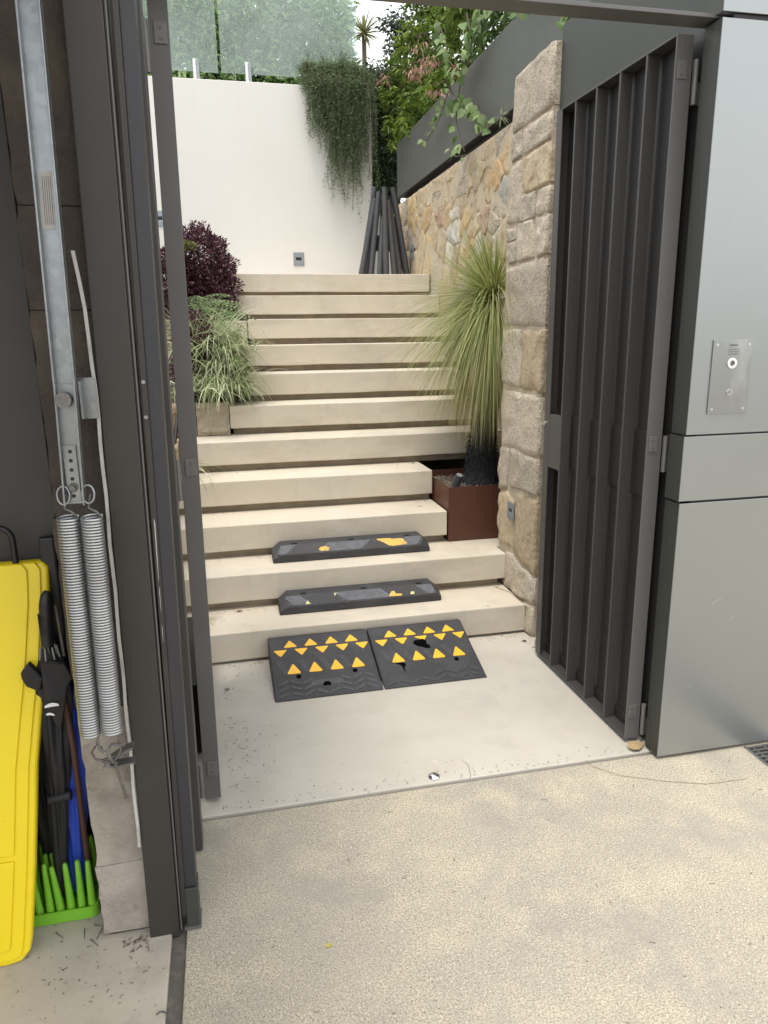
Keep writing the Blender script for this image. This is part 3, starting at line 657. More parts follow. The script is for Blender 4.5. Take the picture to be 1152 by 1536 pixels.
# ------------------------------------------------ yellow board
yb = thing('yellow_board', (-.75, 1.72, 0), 'large bright yellow moulded plastic board standing upright at the left edge', 'board')
def ybedge(inset_=0):
    px = [(64, 842), (72, 852), (74, 900), (69, 1000), (61, 1080), (55, 1150), (52, 1300), (47, 1412)]
    pts = []
    for x, y in px:
        Y_ = 1.72
        for _k in range(6): p = atY(x, y, Y_); Y_ = 1.715+.20*p.z
        pts.append((p.x, p.z))
    pts[0] = (pts[0][0], pts[0][1])
    c = [( -.592, .035), (-.612, .012), (-.645, .006)]
    pts = pts + c
    pts = [(x-inset_, min(max(z, .006+inset_), 1.118-inset_)) for x, z in pts]
    left = [(-1.35, pts[-1][1]), (-1.35, pts[0][1])]
    return pts+left
def ypoly(ins, y0, y1, nm, m=m_yellow, bev=.006, zlo=None, zhi=None):
    pts = ybedge(ins)
    if zlo is not None:
        pp = clip_poly(pts, 0, -1, -zlo); pts = clip_poly(pp, 0, 1, zhi)
    MB().prism([(x, y0+.20*z, z) for x, z in pts], (0, y1-y0, 0)).build(nm, m, yb, bevel=bev, seg=3)
ypoly(0, 1.715, 1.75, 'board_body', bev=.010)
ypoly(.018, 1.7085, 1.7145, 'inner_rim', bev=.003)
ypoly(.048, 1.7020, 1.7080, 'raised_panel', bev=.004, zlo=.30, zhi=1.075)
ypoly(.048, 1.7020, 1.7080, 'raised_panel', bev=.004, zlo=.05, zhi=.285)

# ------------------------------------------------ umbrella stand
us = thing('umbrella_stand', (-.62, 1.9, 0), 'lime green plastic umbrella stand with upright tapered fingers', 'umbrella stand')
def rrect(x0, x1, y0, y1, r, n=5):
    p = []
    for cx_, cy_, a0 in ((x1-r, y1-r, 0), (x0+r, y1-r, 90), (x0+r, y0+r, 180), (x1-r, y0+r, 270)):
        for k in range(n+1):
            a = R(a0+90*k/n); p.append((cx_+r*math.cos(a), cy_+r*math.sin(a)))
    return p
MB().prism([(x, y, .006) for x, y in rrect(-.95, -.443, 1.842, 2.0, .02)], (0, 0, .012)).build('tray_base', m_lime, us)
rim = MB(); o1 = rrect(-.952, -.441, 1.840, 2.002, .022); i1 = rrect(-.948, -.4455, 1.8445, 1.998, .018); n = len(o1)
vs = [(x, y, .006) for x, y in o1]+[(x, y, .042) for x, y in o1]+[(x, y, .042) for x, y in i1]+[(x, y, .019) for x, y in i1]
rim.add(vs, [(k+j*n, (k+1) % n+j*n, (k+1) % n+(j+1)*n, k+(j+1)*n) for j in range(3) for k in range(n)]).build('tray_rim', m_lime, us)
for r_ in range(3):
    for c_ in range(17):
        x = -.458-c_*.0275-(r_ % 2)*.012; y = 1.858+r_*.052; h = .158+random.uniform(0, .012)
        tx, ty = random.uniform(-.008, .004)-.002, random.uniform(-.004, .01)
        MB().tube([(x, y, .018), (x+tx*.5, y+ty*.5, .018+h*.5), (x+tx, y+ty, .018+h-.005), (x+tx, y+ty, .018+h)], [.0120, .0095, .0070, .004], 9).build('finger', m_lime, us)

# ------------------------------------------------ umbrellas
um = thing('black_umbrella', (-.50, 1.87, .03), 'folded black umbrella with curved grip and white logo strokes in the green stand', 'umbrella')
MB().tube([(-.478, 1.84, .842), (-.474, 1.84, .90), (-.470, 1.84, .95), (-.466, 1.84, .975), (-.464, 1.845, .985)], [.0155, .0165, .016, .0135, .007], 14).build('grip', m_black, um)
for k in range(9):
    MB().tube([(-.4755, 1.84, .872+k*.006), (-.475, 1.84, .8735+k*.006)], .0178, 14).build('grip_rib', m_black, um)
MB().tube([(-.447, 1.86, .80), (-.452, 1.86, .94)], .0045, 6).build('shaft_piece', m_galvd, um)
for k in range(7):
    a = k*.9; MB().tube([(-.478+.024*math.cos(a), 1.845+.02*math.sin(a), .805), (-.478+.019*math.cos(a), 1.845+.017*math.sin(a), .838)], .0028, 6).build('rib_tip', m_galv, um)
def canopy(cx0, y0, prof, m, nm, parent, pleats=9, seed=0, amp=.22, n=54):
    b = MB(); rows = []
    for j, (z, cx_, r) in enumerate(prof):
        for k in range(n):
            a = 2*math.pi*k/n; rr = r*(1+amp*math.sin(pleats*a+z*9+seed)*(.6+.4*math.sin(z*23))+.12*math.sin(3*a+z*14+seed))
            b.v.append((cx_+rr*math.cos(a), y0+rr*.8*math.sin(a), z))
    m_ = len(prof)
    b.f = [(j*n+k, j*n+(k+1) % n, (j+1)*n+(k+1) % n, (j+1)*n+k) for j in range(m_-1) for k in range(n)]
    b.smooth = set(range(len(b.f)))
    return b.build(nm, m, parent)
def dens(prof, k=6):
    o = []
    for a, b in zip(prof[:-1], prof[1:]):
        for i_ in range(k): f = i_/k; o.append(tuple(a[j]*(1-f)+b[j]*f for j in range(3)))
    return o+[prof[-1]]
canopy(0, 1.878, dens([(.822, -.478, .018), (.805, -.478, .027), (.76, -.480, .044), (.70, -.484, .043), (.62, -.490, .036), (.55, -.497, .033), (.44, -.505, .033), (.40, -.510, .026), (.20, -.528, .019), (.06, -.54, .006)]), m_fabric, 'canopy', um)
MB().prism([(-.528, 1.835, .80), (-.549, 1.832, .775), (-.549, 1.835, .758), (-.541, 1.835, .735), (-.512, 1.838, .715), (-.500, 1.84, .75)], (0, .02, .0)).build('canopy_flap', m_fabric, um, bevel=.004)
MB().prism([(-.50, 1.832, .80), (-.47, 1.822, .805), (-.442, 1.835, .79), (-.428, 1.838, .745), (-.445, 1.836, .72), (-.47, 1.82, .60), (-.50, 1.825, .68)], (0, .012, 0)).build('canopy_flap', m_fabric, um, bevel=.004)
def arcpatch(cx_, cz, w_, h_, y, tilt):
    pts = []
    for k in range(9): f = k/8; pts.append((cx_-w_/2+w_*f, y, cz+h_*math.sin(math.pi*f)*.5+tilt*f))
    for k in range(9): f = 1-k/8; pts.append((cx_-w_/2+w_*f, y, cz-h_*.45+h_*.45*math.sin(math.pi*f)*.2+tilt*f))
    return MB().prism(pts, (0, .001, 0))
arcpatch(-.482, .685, .034, .012, 1.8165, .002).build('white_logo', m_whiteprint, um)
arcpatch(-.488, .663, .020, .008, 1.8165, -.004).build('white_logo', m_whiteprint, um)
MB().tube([(-.532, 1.862, .385), (-.476, 1.862, .392)], .014, 10).build('tie_strap', m_fabric, um)
ub = thing('blue_umbrella', (-.49, 1.90, .03), 'folded bright blue umbrella behind the black one', 'umbrella')
canopy(0, 1.905, dens([(.70, -.445, .024), (.60, -.452, .033), (.45, -.468, .034), (.30, -.484, .030), (.15, -.495, .020), (.05, -.50, .010)]), m_blue, 'canopy', ub, seed=2, pleats=8, amp=.28)
MB().tube([(-.443, 1.905, .70), (-.44, 1.905, .80)], .006, 8).build('shaft', m_black, ub)
tag(MB().tube([(-.462, 1.885, .05), (-.458, 1.87, .30), (-.452, 1.852, .55), (-.462, 1.85, .74)], .0085, 8).build('brown_stick', m_brown), 'thin dark brown stick in front of the blue umbrella', 'stick')
hb = thing('hooked_umbrella', (-.58, 1.93, .03), 'dark umbrella whose hooked black handle shows behind the yellow board', 'umbrella')
MB().tube([(-.552+.032*math.cos(a)-.03, 1.93, 1.10+.034*math.sin(a)) for a in np.linspace(math.pi, 0, 12)]+[(-.550, 1.93, .9), (-.555, 1.93, .3)], .008, 8).build('handle', m_black, hb)
canopy(0, 1.94, dens([(.85, -.56, .02), (.6, -.565, .035), (.3, -.57, .03), (.06, -.575, .01)]), m_fabric, 'canopy', hb, seed=4)
tag(box(-.492, -.452, 1.93, 1.96, .62, 1.10).build('black_case', m_black, bevel=.006), 'narrow black case standing behind the yellow board and grip', 'case')

# ================================================================== RAMPS
RY = [(2.95, .011), (3.172, .076), (3.355, .134), (3.378, .132), (3.378, .006), (2.95, .006)]
def zr(y):
    for (a, za), (b, zb) in zip(RY[:-1], RY[1:3]):
        if y <= b: return za+(zb-za)*(y-a)/(b-a)
    return .134
def onramp(nm, pts, m, par, h=.002, bev=0):
    b = MB(); n = len(pts); vs = [(x, y, zr(y)+h) for x, y in pts]+[(x, y, zr(y)-.003) for x, y in pts]
    b.add(vs, [tuple(range(n))]+[(k, k+n, (k+1) % n+n, (k+1) % n) for k in range(n)])
    return b.build(nm, m, par, bevel=bev)
def kerb_ramp(x0, label, dmg):
    rp = thing('kerb_ramp', (x0+.25, 3.16, .006), label, 'kerb ramp', 'rubber kerb ramps against the bottom step')
    body = MB(); W = .497
    n = len(RY); vs = []
    xs = [x0, x0+.006, x0+W-.006, x0+W]
    for x in xs:
        for (y, z) in RY: vs.append((x, y, z-(0.004 if x in (xs[0], xs[-1]) and z > .01 else 0)))
    fs = [tuple(range(n)), tuple(range(3*n, 4*n))[::-1]]+[(j*n+k, (j+1)*n+k, (j+1)*n+(k+1) % n, j*n+(k+1) % n) for j in range(3) for k in range(n)]
    body.add(vs, fs).build('rubber_body', m_rubber, rp, bevel=.003)
    tri_up = [(.104, 3.308), (.205, 3.308), (.308, 3.308), (.408, 3.308)]
    tri_dn = [(.052, 3.246), (.154, 3.246), (.256, 3.246), (.357, 3.246), (.456, 3.246)]
    tri_lo = [(.104, 3.140), (.206, 3.140), (.308, 3.140), (.411, 3.140)]
    def tri(c, s, hy, cut=False):
        x, y = x0+c[0], c[1]
        P_ = [(x-.034, y-hy*s), (x+.034, y-hy*s), (x, y+hy*s)]
        P2 = []
        for a in range(3):      # clipped corners
            p, q, r_ = P_[a], P_[(a-1) % 3], P_[(a+1) % 3]
            for o_ in (q, r_): P2.append((p[0]+(o_[0]-p[0])*.09, p[1]+(o_[1]-p[1])*.09))
        if cut: P2 = [p if p[1] > y-.012 else (p[0]+.01, y-.006) for p in P2]
        if s < 0: P2 = P2[::-1]
        onramp('yellow_triangle', P2, m_tri, rp, .0022)
    for i_, c in enumerate(tri_up): tri(c, 1, .0245)
    for i_, c in enumerate(tri_dn): tri(c, -1, .0225, cut=(dmg and i_ == 2))
    for c in tri_lo: tri(c, 1, .034)
    # studded zones between the triangles (grooved quads)
    for i_ in range(4):
        a = x0+.052+i_*.1015
        onramp('tread_zone', [(a+.004, 3.195), (a+.048-.016, 3.105), (a+.016-.012, 3.105), (a-.030, 3.195)], m_rubber3, rp, .0012)
    # chevrons in the lower band
    for r_ in range(3):
        for c_ in range(8):
            xa = x0+.024+c_*.058; y = 2.975+r_*.036; up = (c_ % 2 == 0)
            if .19 < xa-x0 < .26 and r_ > 0 and not dmg: continue
            if dmg and (r_ == 2 or (c_ < 4 and r_ == 1)): continue
            s = .022 if up else -.022
            onramp('chevron_bar', [(xa, y-s*.5-.006), (xa+.046, y+s*.5-.006), (xa+.046, y+s*.5+.008), (xa, y-s*.5+.008)], m_rubber4 if not dmg else m_rubber3, rp, .0030)
    for hx in (.122, .389):
        y = 3.085; cpt = [(x0+hx+.0115*math.cos(a), y+.0115*math.sin(a)) for a in np.linspace(0, 2*math.pi, 15)[:-1]]
        onramp('bolt_hole', cpt, m_hole, rp, .0024)
    if not dmg:
        onramp('worn_plate', [(x0+.175, 3.018), (x0+.325, 3.018), (x0+.325, 3.05), (x0+.175, 3.05)], m_rubber4, rp, .0010)
        onramp('cable_slot', [(x0+.226, 3.012), (x0+.264, 3.012), (x0+.264, 3.022), (x0+.256, 3.034), (x0+.236, 3.034), (x0+.228, 3.022)], m_hole, rp, .0026)
    else:
        onramp('torn_hole', [(x0+.222, 3.205), (x0+.262, 3.180), (x0+.286, 3.183), (x0+.284, 3.200), (x0+.272, 3.208), (x0+.276, 3.232), (x0+.262, 3.246), (x0+.215, 3.240), (x0+.205, 3.222)], m_hole, rp, .0026)
        onramp('torn_slit', [(x0+.085, 3.10), (x0+.110, 3.085), (x0+.120, 3.035), (x0+.124, 3.085), (x0+.130, 3.098)], m_hole, rp, .0026)
    return rp
kerb_ramp(.136, 'left black rubber kerb ramp with yellow triangles and grey chevron bars', False)
kerb_ramp(.640, 'right black rubber kerb ramp with yellow triangles and torn holes', True)

# ================================================================== WHEEL STOPS
def wheel_stop(x0, x1, y0, zb, label, patches):
    ws = thing('wheel_stop', ((x0+x1)/2, y0+.06, zb), label, 'wheel stop', 'rubber wheel stops lying on the treads')
    L_ = x1-x0; prof = [(0, 0), (-.001, .043), (.052, .088), (.128, .092), (.132, 0)]
    def ring(x, s, top, cut):
        return [(x, y0+py*s+cut, zb+.0008+pz*top) for py, pz in prof]
    secs = [(x0, .94, .52, .004), (x0+.008, .98, .62, .001), (x0+.05, 1, 1, 0), (x0+L_*.33, 1, 1.0, 0), (x0+L_*.66, 1, 1.0, 0), (x1-.05, 1, 1, 0), (x1-.008, .98, .62, .001), (x1, .94, .52, .004)]
    vs = []; n = 5
    for (x, s, tp, c) in secs: vs += ring(x, s, tp, c)
    fs = [(j*n+k, (j+1)*n+k, (j+1)*n+(k+1) % n, j*n+(k+1) % n) for j in range(len(secs)-1) for k in range(n)]
    fs += [tuple(range(n)), tuple(range((len(secs)-1)*n, len(secs)*n))[::-1]]
    MB().add(vs, fs).build('rubber_body', m_rubber, ws, bevel=.005, seg=3)
    # plates on the slope : u 0..1 along length, v 0..1 up the slope
    def sp(u, v, h=0.0):
        y = y0-.001+.053*v; z = zb+.043+.045*v
        return (x0+L_*u, y-h*.66, z+h*.75)
    def plate(nm, uv, m, h):
        b = MB(); n_ = len(uv); b.add([sp(u, v, h) for u, v in uv]+[sp(u, v, -.002) for u, v in uv], [tuple(range(n_))]+[(k, k+n_, (k+1) % n_+n_, (k+1) % n_) for k in range(n_)])
        return b.build(nm, m, ws)
    sk = patches['skew']
    zones = patches['zones']
    for (a, b_, kind) in zones:
        s0, s1 = sk
        uv = [(min(max(u_, .03), .965), v_) for u_, v_ in [(a+s0*.05, .12), (b_+s1*.05, .12), (b_-s1*.02, .93), (a-s0*.02, .93)]]
        if kind == 'studs':
            plate('tread_plate', uv, m_rubber2, .0016)
            bb = MB(); nu = int((b_-a)*L_/.0125)
            for i_ in range(nu):
                for j in range(5):
                    u = a+(b_-a)*(i_+.5)/nu; v = .22+j*.155; u += (s0+s1)*.03*(.5-v); u = min(max(u, .04), .955)
                    c = Vector(sp(u, v, .0016)); e = .0036
                    q = Vector((e, 0, 0)); w_ = Vector((0, .7, .71))*e; hN = Vector((0, -.66, .75))*.0034
                    bb.add([c-q-w_, c+q-w_, c+q+w_, c-q+w_, c+hN], [(0, 1, 4), (1, 2, 4), (2, 3, 4), (3, 0, 4)])
            bb.build('tread_studs', m_rubber2, ws, kind='stuff')
    for (nm, m, uv) in patches['films']: plate(nm, uv, m, .0024)
    for u in patches['slots']:
        MB().box(x0+L_*u-.016, x0+L_*u+.016, y0+.056, y0+.070, zb+.08, zb+.0965).build('fixing_slot', m_black, ws, bevel=.002)
wheel_stop(.210, 1.118, 3.862, .362, 'upper black rubber wheel stop with a broad torn orange patch, on the second step', dict(
    skew=(-1, -1), zones=[(.035, .13, 'studs'), (.33, .60, 'studs'), (.83, .965, 'studs')], slots=(.14, .50, .86),
    films=[('orange_film', m_tri2, [(.285, .35), (.30, .18), (.345, .15), (.355, .42), (.335, .60), (.30, .55)]),
           ('orange_film', m_tri2, [(.735, .18), (.76, .13), (.845, .20), (.855, .38), (.845, .42), (.83, .78), (.80, .84), (.77, .80), (.74, .92), (.665, .93), (.66, .86), (.70, .55)])]))
wheel_stop(.214, 1.100, 3.567, .168, 'lower black rubber wheel stop with small orange and pale scraps, on the bottom step', dict(
    skew=(1, 1), zones=[(.035, .145, 'studs'), (.36, .64, 'studs'), (.865, .965, 'studs')], slots=(.15, .52, .87),
    films=[('pale_scrap', m_palefilm, [(.155, .12), (.185, .12), (.17, .45)]), ('pale_scrap', m_palefilm, [(.335, .62), (.355, .88), (.335, .88)]),
           ('orange_film', m_tri2, [(.665, .15), (.745, .12), (.75, .28), (.71, .35), (.705, .60), (.685, .55)]), ('pale_scrap', m_palefilm, [(.80, .18), (.825, .15), (.83, .35), (.81, .42)])]))

# ================================================================== CORTEN POT + GRASS TREE + SPOTLIGHT
pt = thing('corten_planter', (1.57, 4.3, .362), 'rust-brown steel planter holding the grass tree in the stair corner', 'planter')
px0, px1, py0, py1, pz0, pz1 = 1.279, 1.84, 4.022, 4.60, .364, .70
MB().box(px0, px1, py0, py0+.004, pz0, pz1).build('front_panel', m_corten, pt, bevel=.001)
MB().box(px0, px0+.004, py0+.0045, py1, pz0, pz1).build('side_panel', m_corten, pt)
MB().box(px1-.004, px1, py0+.0045, py1, pz0, pz1).build('side_panel', m_corten, pt)
MB().box(px0+.0045, px1-.0045, py1-.004, py1, pz0, pz1).build('back_panel', m_corten, pt)
MB().box(px0+.005, px1-.005, py0+.005, py1-.005, pz0, .655).build('mulch', m_mulch, pt)
ch = MB()
for _ in range(420):
    x, y = random.uniform(px0+.02, px1-.02), random.uniform(py0+.02, py1-.02); z = .655+random.uniform(0, .012)
    s = random.uniform(.004, .013); a = random.uniform(0, 6.3); c_, s_ = math.cos(a)*s, math.sin(a)*s
    ch.add([(x-c_, y-s_, z), (x+s_*.4, y-c_*.4, z+.004), (x+c_, y+s_, z+.002), (x-s_*.4, y+c_*.4, z+.005)], [(0, 1, 2, 3)])
ch.build('mulch_chips', leafm('chips', [(.10, .07, .05), (.3, .24, .17), (.55, .5, .4)], .8, 0), pt, kind='stuff')
sl_ = thing('spotlight', (1.375, 4.16, .66), 'small black cylindrical garden spotlight in the brown planter', 'spotlight')
MB().tube([(1.372, 4.17, .668), (1.388, 4.15, .745)], .024, 18).build('housing', m_pole, sl_, bevel=.002)
MB().tube([(1.3885, 4.1492, .746), (1.389, 4.148, .7485)], .019, 16).build('lens', m_glint, sl_)
gt = thing('grass_tree', (1.60, 4.30, .655), 'grass tree with a blackened trunk and long drooping fine blades', 'grass tree')
def rough_trunk(cx_, cy_, z0, z1, r, nm, m, par, lean_=0.0):
    b = MB(); n = 40; rows = 46
    for j in range(rows+1):
        z = z0+(z1-z0)*j/rows
        for k in range(n):
            a = 2*math.pi*k/n; rr = r*(1+.10*mnoise.noise(Vector((math.cos(a)*6, math.sin(a)*6, z*42)))+.06*mnoise.noise(Vector((math.cos(a)*20, math.sin(a)*20, z*120))))
            if j < 9: rr *= 1+.45*((9-j)/9)**2
            b.v.append((cx_+lean_*(z-z0)+rr*math.cos(a), cy_+rr*math.sin(a), z))
    b.f = [(j*n+k, j*n+(k+1) % n, (j+1)*n+(k+1) % n, (j+1)*n+k) for j in range(rows) for k in range(n)]
    return b.build(nm, m, par)
rough_trunk(1.585, 4.31, .655, 1.72, .082, 'trunk', m_burnt, gt, .05)
n = 1500
a = rng.random(n)*2*math.pi; ang = rng.random(n)
tb = np.zeros((n, 3)); stub = np.stack([np.cos(a), np.sin(a), np.full(n, -.55)], 1); zt = .70+ang*.28
P0 = np.stack([1.587+.08*np.cos(a), 4.31+.08*np.sin(a), zt], 1)
V, F = blades(P0, stub+rng.normal(size=(n, 3))*.2, rng.uniform(.02, .05, n), np.full(n, .006), np.full(n, .8), 2)
npmesh('leaf_bases', V, F, m_burnt, gt, 'stuff')
cx_, cy_, cz_ = 1.645, 4.30, 1.78
n = 2300
el = np.arcsin(np.clip(rng.uniform(-.92, .98, n), -1, 1)); az = rng.random(n)*2*math.pi
d0 = np.stack([np.cos(el)*np.cos(az), np.cos(el)*np.sin(az), np.sin(el)], 1)
d0[:, 0] = np.where(d0[:, 0] > .25, -d0[:, 0]*.6, d0[:, 0]); d0[:, 0] *= np.where(rng.random(n) < .55, .55, 1.15)          # the wall side is bare
d0 = norm(d0)
LL = rng.uniform(.50, .92, n)*np.where(d0[:, 2] > .35, .56, 1.0)
P0 = np.array([cx_, cy_, cz_])+d0*.03+rng.normal(size=(n, 3))*.012
droop = np.where(d0[:, 2] > .45, rng.uniform(.2, .8, n), rng.uniform(.3, 1.7, n))
droop = np.where((d0[:, 2] > -.1) & (d0[:, 2] < .5) & (rng.random(n) < .35), rng.uniform(.3, .9, n), droop)
V, F = blades(P0, d0, LL, rng.uniform(.0024, .0042, n), droop, 8)
V[:, 0] = np.minimum(V[:, 0], 1.865-.02*rng.random(len(V))); V[:, 1] = np.minimum(V[:, 1], 4.9)
npmesh('blades', V, F, m_l_xan, gt, 'stuff')
n = 1000
az = rng.random(n)*2*math.pi; d0 = np.stack([np.cos(az)*.5, np.sin(az)*.5, np.full(n, -.75)+rng.normal(size=n)*.25], 1)
P0 = np.array([cx_-.01, cy_, cz_-.03])+norm(d0)*.05
V, F = blades(P0, norm(d0), rng.uniform(.6, .86, n), rng.uniform(.0028, .0045, n), rng.uniform(1.5, 4, n), 7)
V[:, 0] = np.minimum(V[:, 0], 1.865)
npmesh('dry_skirt', V, F, m_l_xandry, gt, 'stuff')

# ================================================================== STEP LIGHTS
def step_light(c, face, w_, h_, label, cut=True):
    """face 'y' -> plate facing -Y, 'x' -> facing -X"""
    tl = thing('step_light', c, label, 'light', 'recessed step lights')
    X, Y, Z = c
    def B(a0, a1, d0_, d1_, z0, z1, nm, m):
        if face == 'y': MB().box(X+a0, X+a1, Y-d1_, Y-d0_, Z+z0, Z+z1).build(nm, m, tl, bevel=.0008)
        else: MB().box(X-d1_, X-d0_, Y+a0, Y+a1, Z+z0, Z+z1).build(nm, m, tl, bevel=.0008)
    e = w_*.24; f0, f1 = h_*.36, h_*.64
    B(-w_/2, w_/2, 0, .006, 0, f0, 'faceplate', m_lightgrey); B(-w_/2, w_/2, 0, .006, f1, h_, 'faceplate', m_lightgrey)
    B(-w_/2, -w_/2+e, 0, .006, f0+.0002, f1-.0002, 'faceplate', m_lightgrey); B(w_/2-e, w_/2, 0, .006, f0+.0002, f1-.0002, 'faceplate', m_lightgrey)
    B(-w_/2+e, w_/2-e, -.03, .001, f0, f1, 'recess', m_black); B(-w_/2+e, w_/2-e, .001, .004, f0, f0+.006, 'lens', m_glint)
    for sx in (-1, 1):
        for z in (.012, h_-.012):
            if face == 'y': MB().disc((X+sx*(w_/2-.010), Y-.006, Z+z), (0, -1, 0), .004, .0015, 8).build('screw', m_galv, tl)
            else: MB().disc((X-.006, Y+sx*(w_/2-.010), Z+z), (-1, 0, 0), .004, .0015, 8).build('screw', m_galv, tl)
p = atY(448.5, 399, 7.999); step_light((p.x, 7.999, p.z), 'y', .112, .135, 'square grey recessed light on the cream wall above the top step')
p = atY(240, 340, 7.999); step_light((p.x, 7.999, p.z), 'y', .112, .15, 'square grey recessed light on the cream wall glimpsed behind the left gate')
p = atX(766.5, 779, 1.518); step_light((1.517, p.y, p.z), 'x', .085, .098, 'small grey recessed light in the squared stone pier')
p = atX(617, 388, 1.862); step_light((1.870, p.y, p.z), 'x', .12, .125, 'small grey recessed light in the rubble wall beside the charcoal poles')

# ================================================================== INTERCOM
ic = thing('intercom', (1.6775, 2.158, 1.318), 'brushed steel intercom plate with speaker holes, camera ring and call button', 'intercom')
MB().box(1.602, 1.753, 2.1555, 2.1595, 1.318, 1.564).build('faceplate', m_steel, ic, bevel=.0008)
for x in (1.617, 1.738):
    for z in (1.334, 1.548): MB().disc((x, 2.1555, z), (0, -1, 0), .0048, .0016, 10).build('screw', m_chrome, ic)
b = MB()
for r_ in range(3):
    for c_ in range(8): b.disc((1.662+c_*.0052, 2.1553, 1.532-r_*.0075), (0, -1, 0), .0014, .0004, 6)
b.build('speaker_holes', m_black, ic, kind='stuff')
ring = MB(); n = 24
for (r_, y) in ((.018, 2.1550), (.018, 2.1525), (.0095, 2.1515), (.0095, 2.1545)):
    for k in range(n): a = 2*math.pi*k/n; ring.v.append((1.6785+r_*math.cos(a), y, 1.487+r_*math.sin(a)))
ring.f = [(j*n+k, (j+1)*n+k, (j+1)*n+(k+1) % n, j*n+(k+1) % n) for j in range(3) for k in range(n)]
ring.build('camera_ring', m_whiteprint, ic)
MB().disc((1.6785, 2.1552, 1.487), (0, -1, 0), .009, .0006, 16).build('camera_lens', m_galvd, ic)
MB().disc((1.6785, 2.1555, 1.391), (0, -1, 0), .0105, .003, 20).build('button_bezel', m_chrome, ic, bevel=.001)
MB().disc((1.6785, 2.1525, 1.391), (0, -1, 0), .007, .0012, 16).build('call_button', m_steel, ic)
b = MB()     # tiny illegible lettering over the speaker
for k in range(9):
    x = 1.664+k*.0036; b.box(x, x+.0010, 2.1549, 2.1554, 1.5435, 1.549)
    if k % 2 == 0: b.box(x+.0011, x+.0026, 2.1549, 2.1554, 1.548, 1.549)
    if k % 3: b.box(x+.0011, x+.0024, 2.1549, 2.1554, 1.5435, 1.5443)
b.build('lettering', m_print, ic)

# ================================================================== POLE SCULPTURE
pc = thing('pole_teepee', (1.62, 7.25, 2.11), 'cone-shaped cluster of dark charcoal poles leaning together at the stair head', 'pole cluster')
specs = [(-.250, -.10, -.055, .78, .034), (-.215, .10, -.035, .90, .032), (-.16, -.16, -.02, .84, .030), (-.13, .16, .02, .80, .03), (-.08, -.22, -.035, .60, .030), (-.015, -.23, -.055, .88, .034), (.02, .2, 0, .84, .03), (.075, -.22, .035, .76, .033), (.14, -.18, .045, .70, .031), (.18, .12, .03, .8, .03), (.235, -.08, .075, .89, .034), (.262, .06, .06, .62, .032), (-.18, .02, .0, .66, .03)]
for (bx, by, tx, h, r_) in specs:
    h *= .95; tx = bx*.36; bx = bx*.98-.012; by *= .8; r_ *= .93
    MB().tube([(1.628+bx, 7.25+by, 2.109), (1.628+bx*.5+tx*.5, 7.25+by*.675, 2.109+h*.5), (1.628+tx, 7.25+by*.35, 2.109+h)], [r_, r_*.93, r_*.82], 12).build('pole', m_pole, pc)
MB().box(1.54, 1.70, 7.21, 7.29, 2.38, 2.52).build('core_block', m_black, pc)

# ================================================================== GLASS FENCE
gf = thing('glass_fence', (.2, 8.09, 4.03), 'frosted glass balustrade with pale metal posts on top of the cream wall', 'fence')
for (x0, x1, zb) in ((-2.4, .158, 4.118), (.188, 1.556, 4.122)): box(x0, x1, 8.085, 8.097, zb, 5.15).build('glass_panel', m_glass, gf)
m_alu = mat('aluminium', (.72, .74, .76), .4, .3)
for x in (-.052, .452):
    po = MB().box(x-.030, x-.0, 8.068, 8.083, 4.033, 4.225).build('post', m_alu, gf, bevel=.003)
    MB().box(x+.001, x+.030, 8.062, 8.083, 4.033, 4.225).build('clamp_plate', m_galv, po, bevel=.003)

# ================================================================== FOLIAGE
# hedge behind glass
hg = thing('hedge', (.2, 8.6, 3.88), 'dense leafy green hedge behind the frosted glass', 'hedge')
n = 9000
P = np.stack([rng.uniform(-2.2, 1.60, n), 8.20+np.abs(rng.normal(size=n))*.20, rng.uniform(3.9, 5.1, n)], 1)
P[:, 1] += .06+.05*np.sin(P[:, 0]*5)+.05*np.cos(P[:, 2]*7)
Dr = np.stack([rng.normal(size=n), -np.abs(rng.normal(size=n))*.6, rng.normal(size=n)*.6-.5], 1)
V, F = leaves(P, Dr, rng.uniform(.07, .13, n), rng.uniform(.024, .042, n), .4, .25)
npmesh('foliage', V, F, m_l_hedge, hg, 'stuff')
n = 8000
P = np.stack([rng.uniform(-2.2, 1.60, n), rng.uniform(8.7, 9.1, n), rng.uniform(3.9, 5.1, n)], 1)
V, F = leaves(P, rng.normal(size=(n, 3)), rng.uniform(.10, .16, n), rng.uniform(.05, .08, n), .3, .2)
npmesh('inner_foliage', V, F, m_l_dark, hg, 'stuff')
b = MB()
for k in range(14): x = -2.1+k*.28; b.tube([(x, 8.8, 3.85), (x+random.uniform(-.1, .1), 8.8, 4.95)], [.02, .008], 6)
b.build('stems', m_bark, hg, kind='stuff')

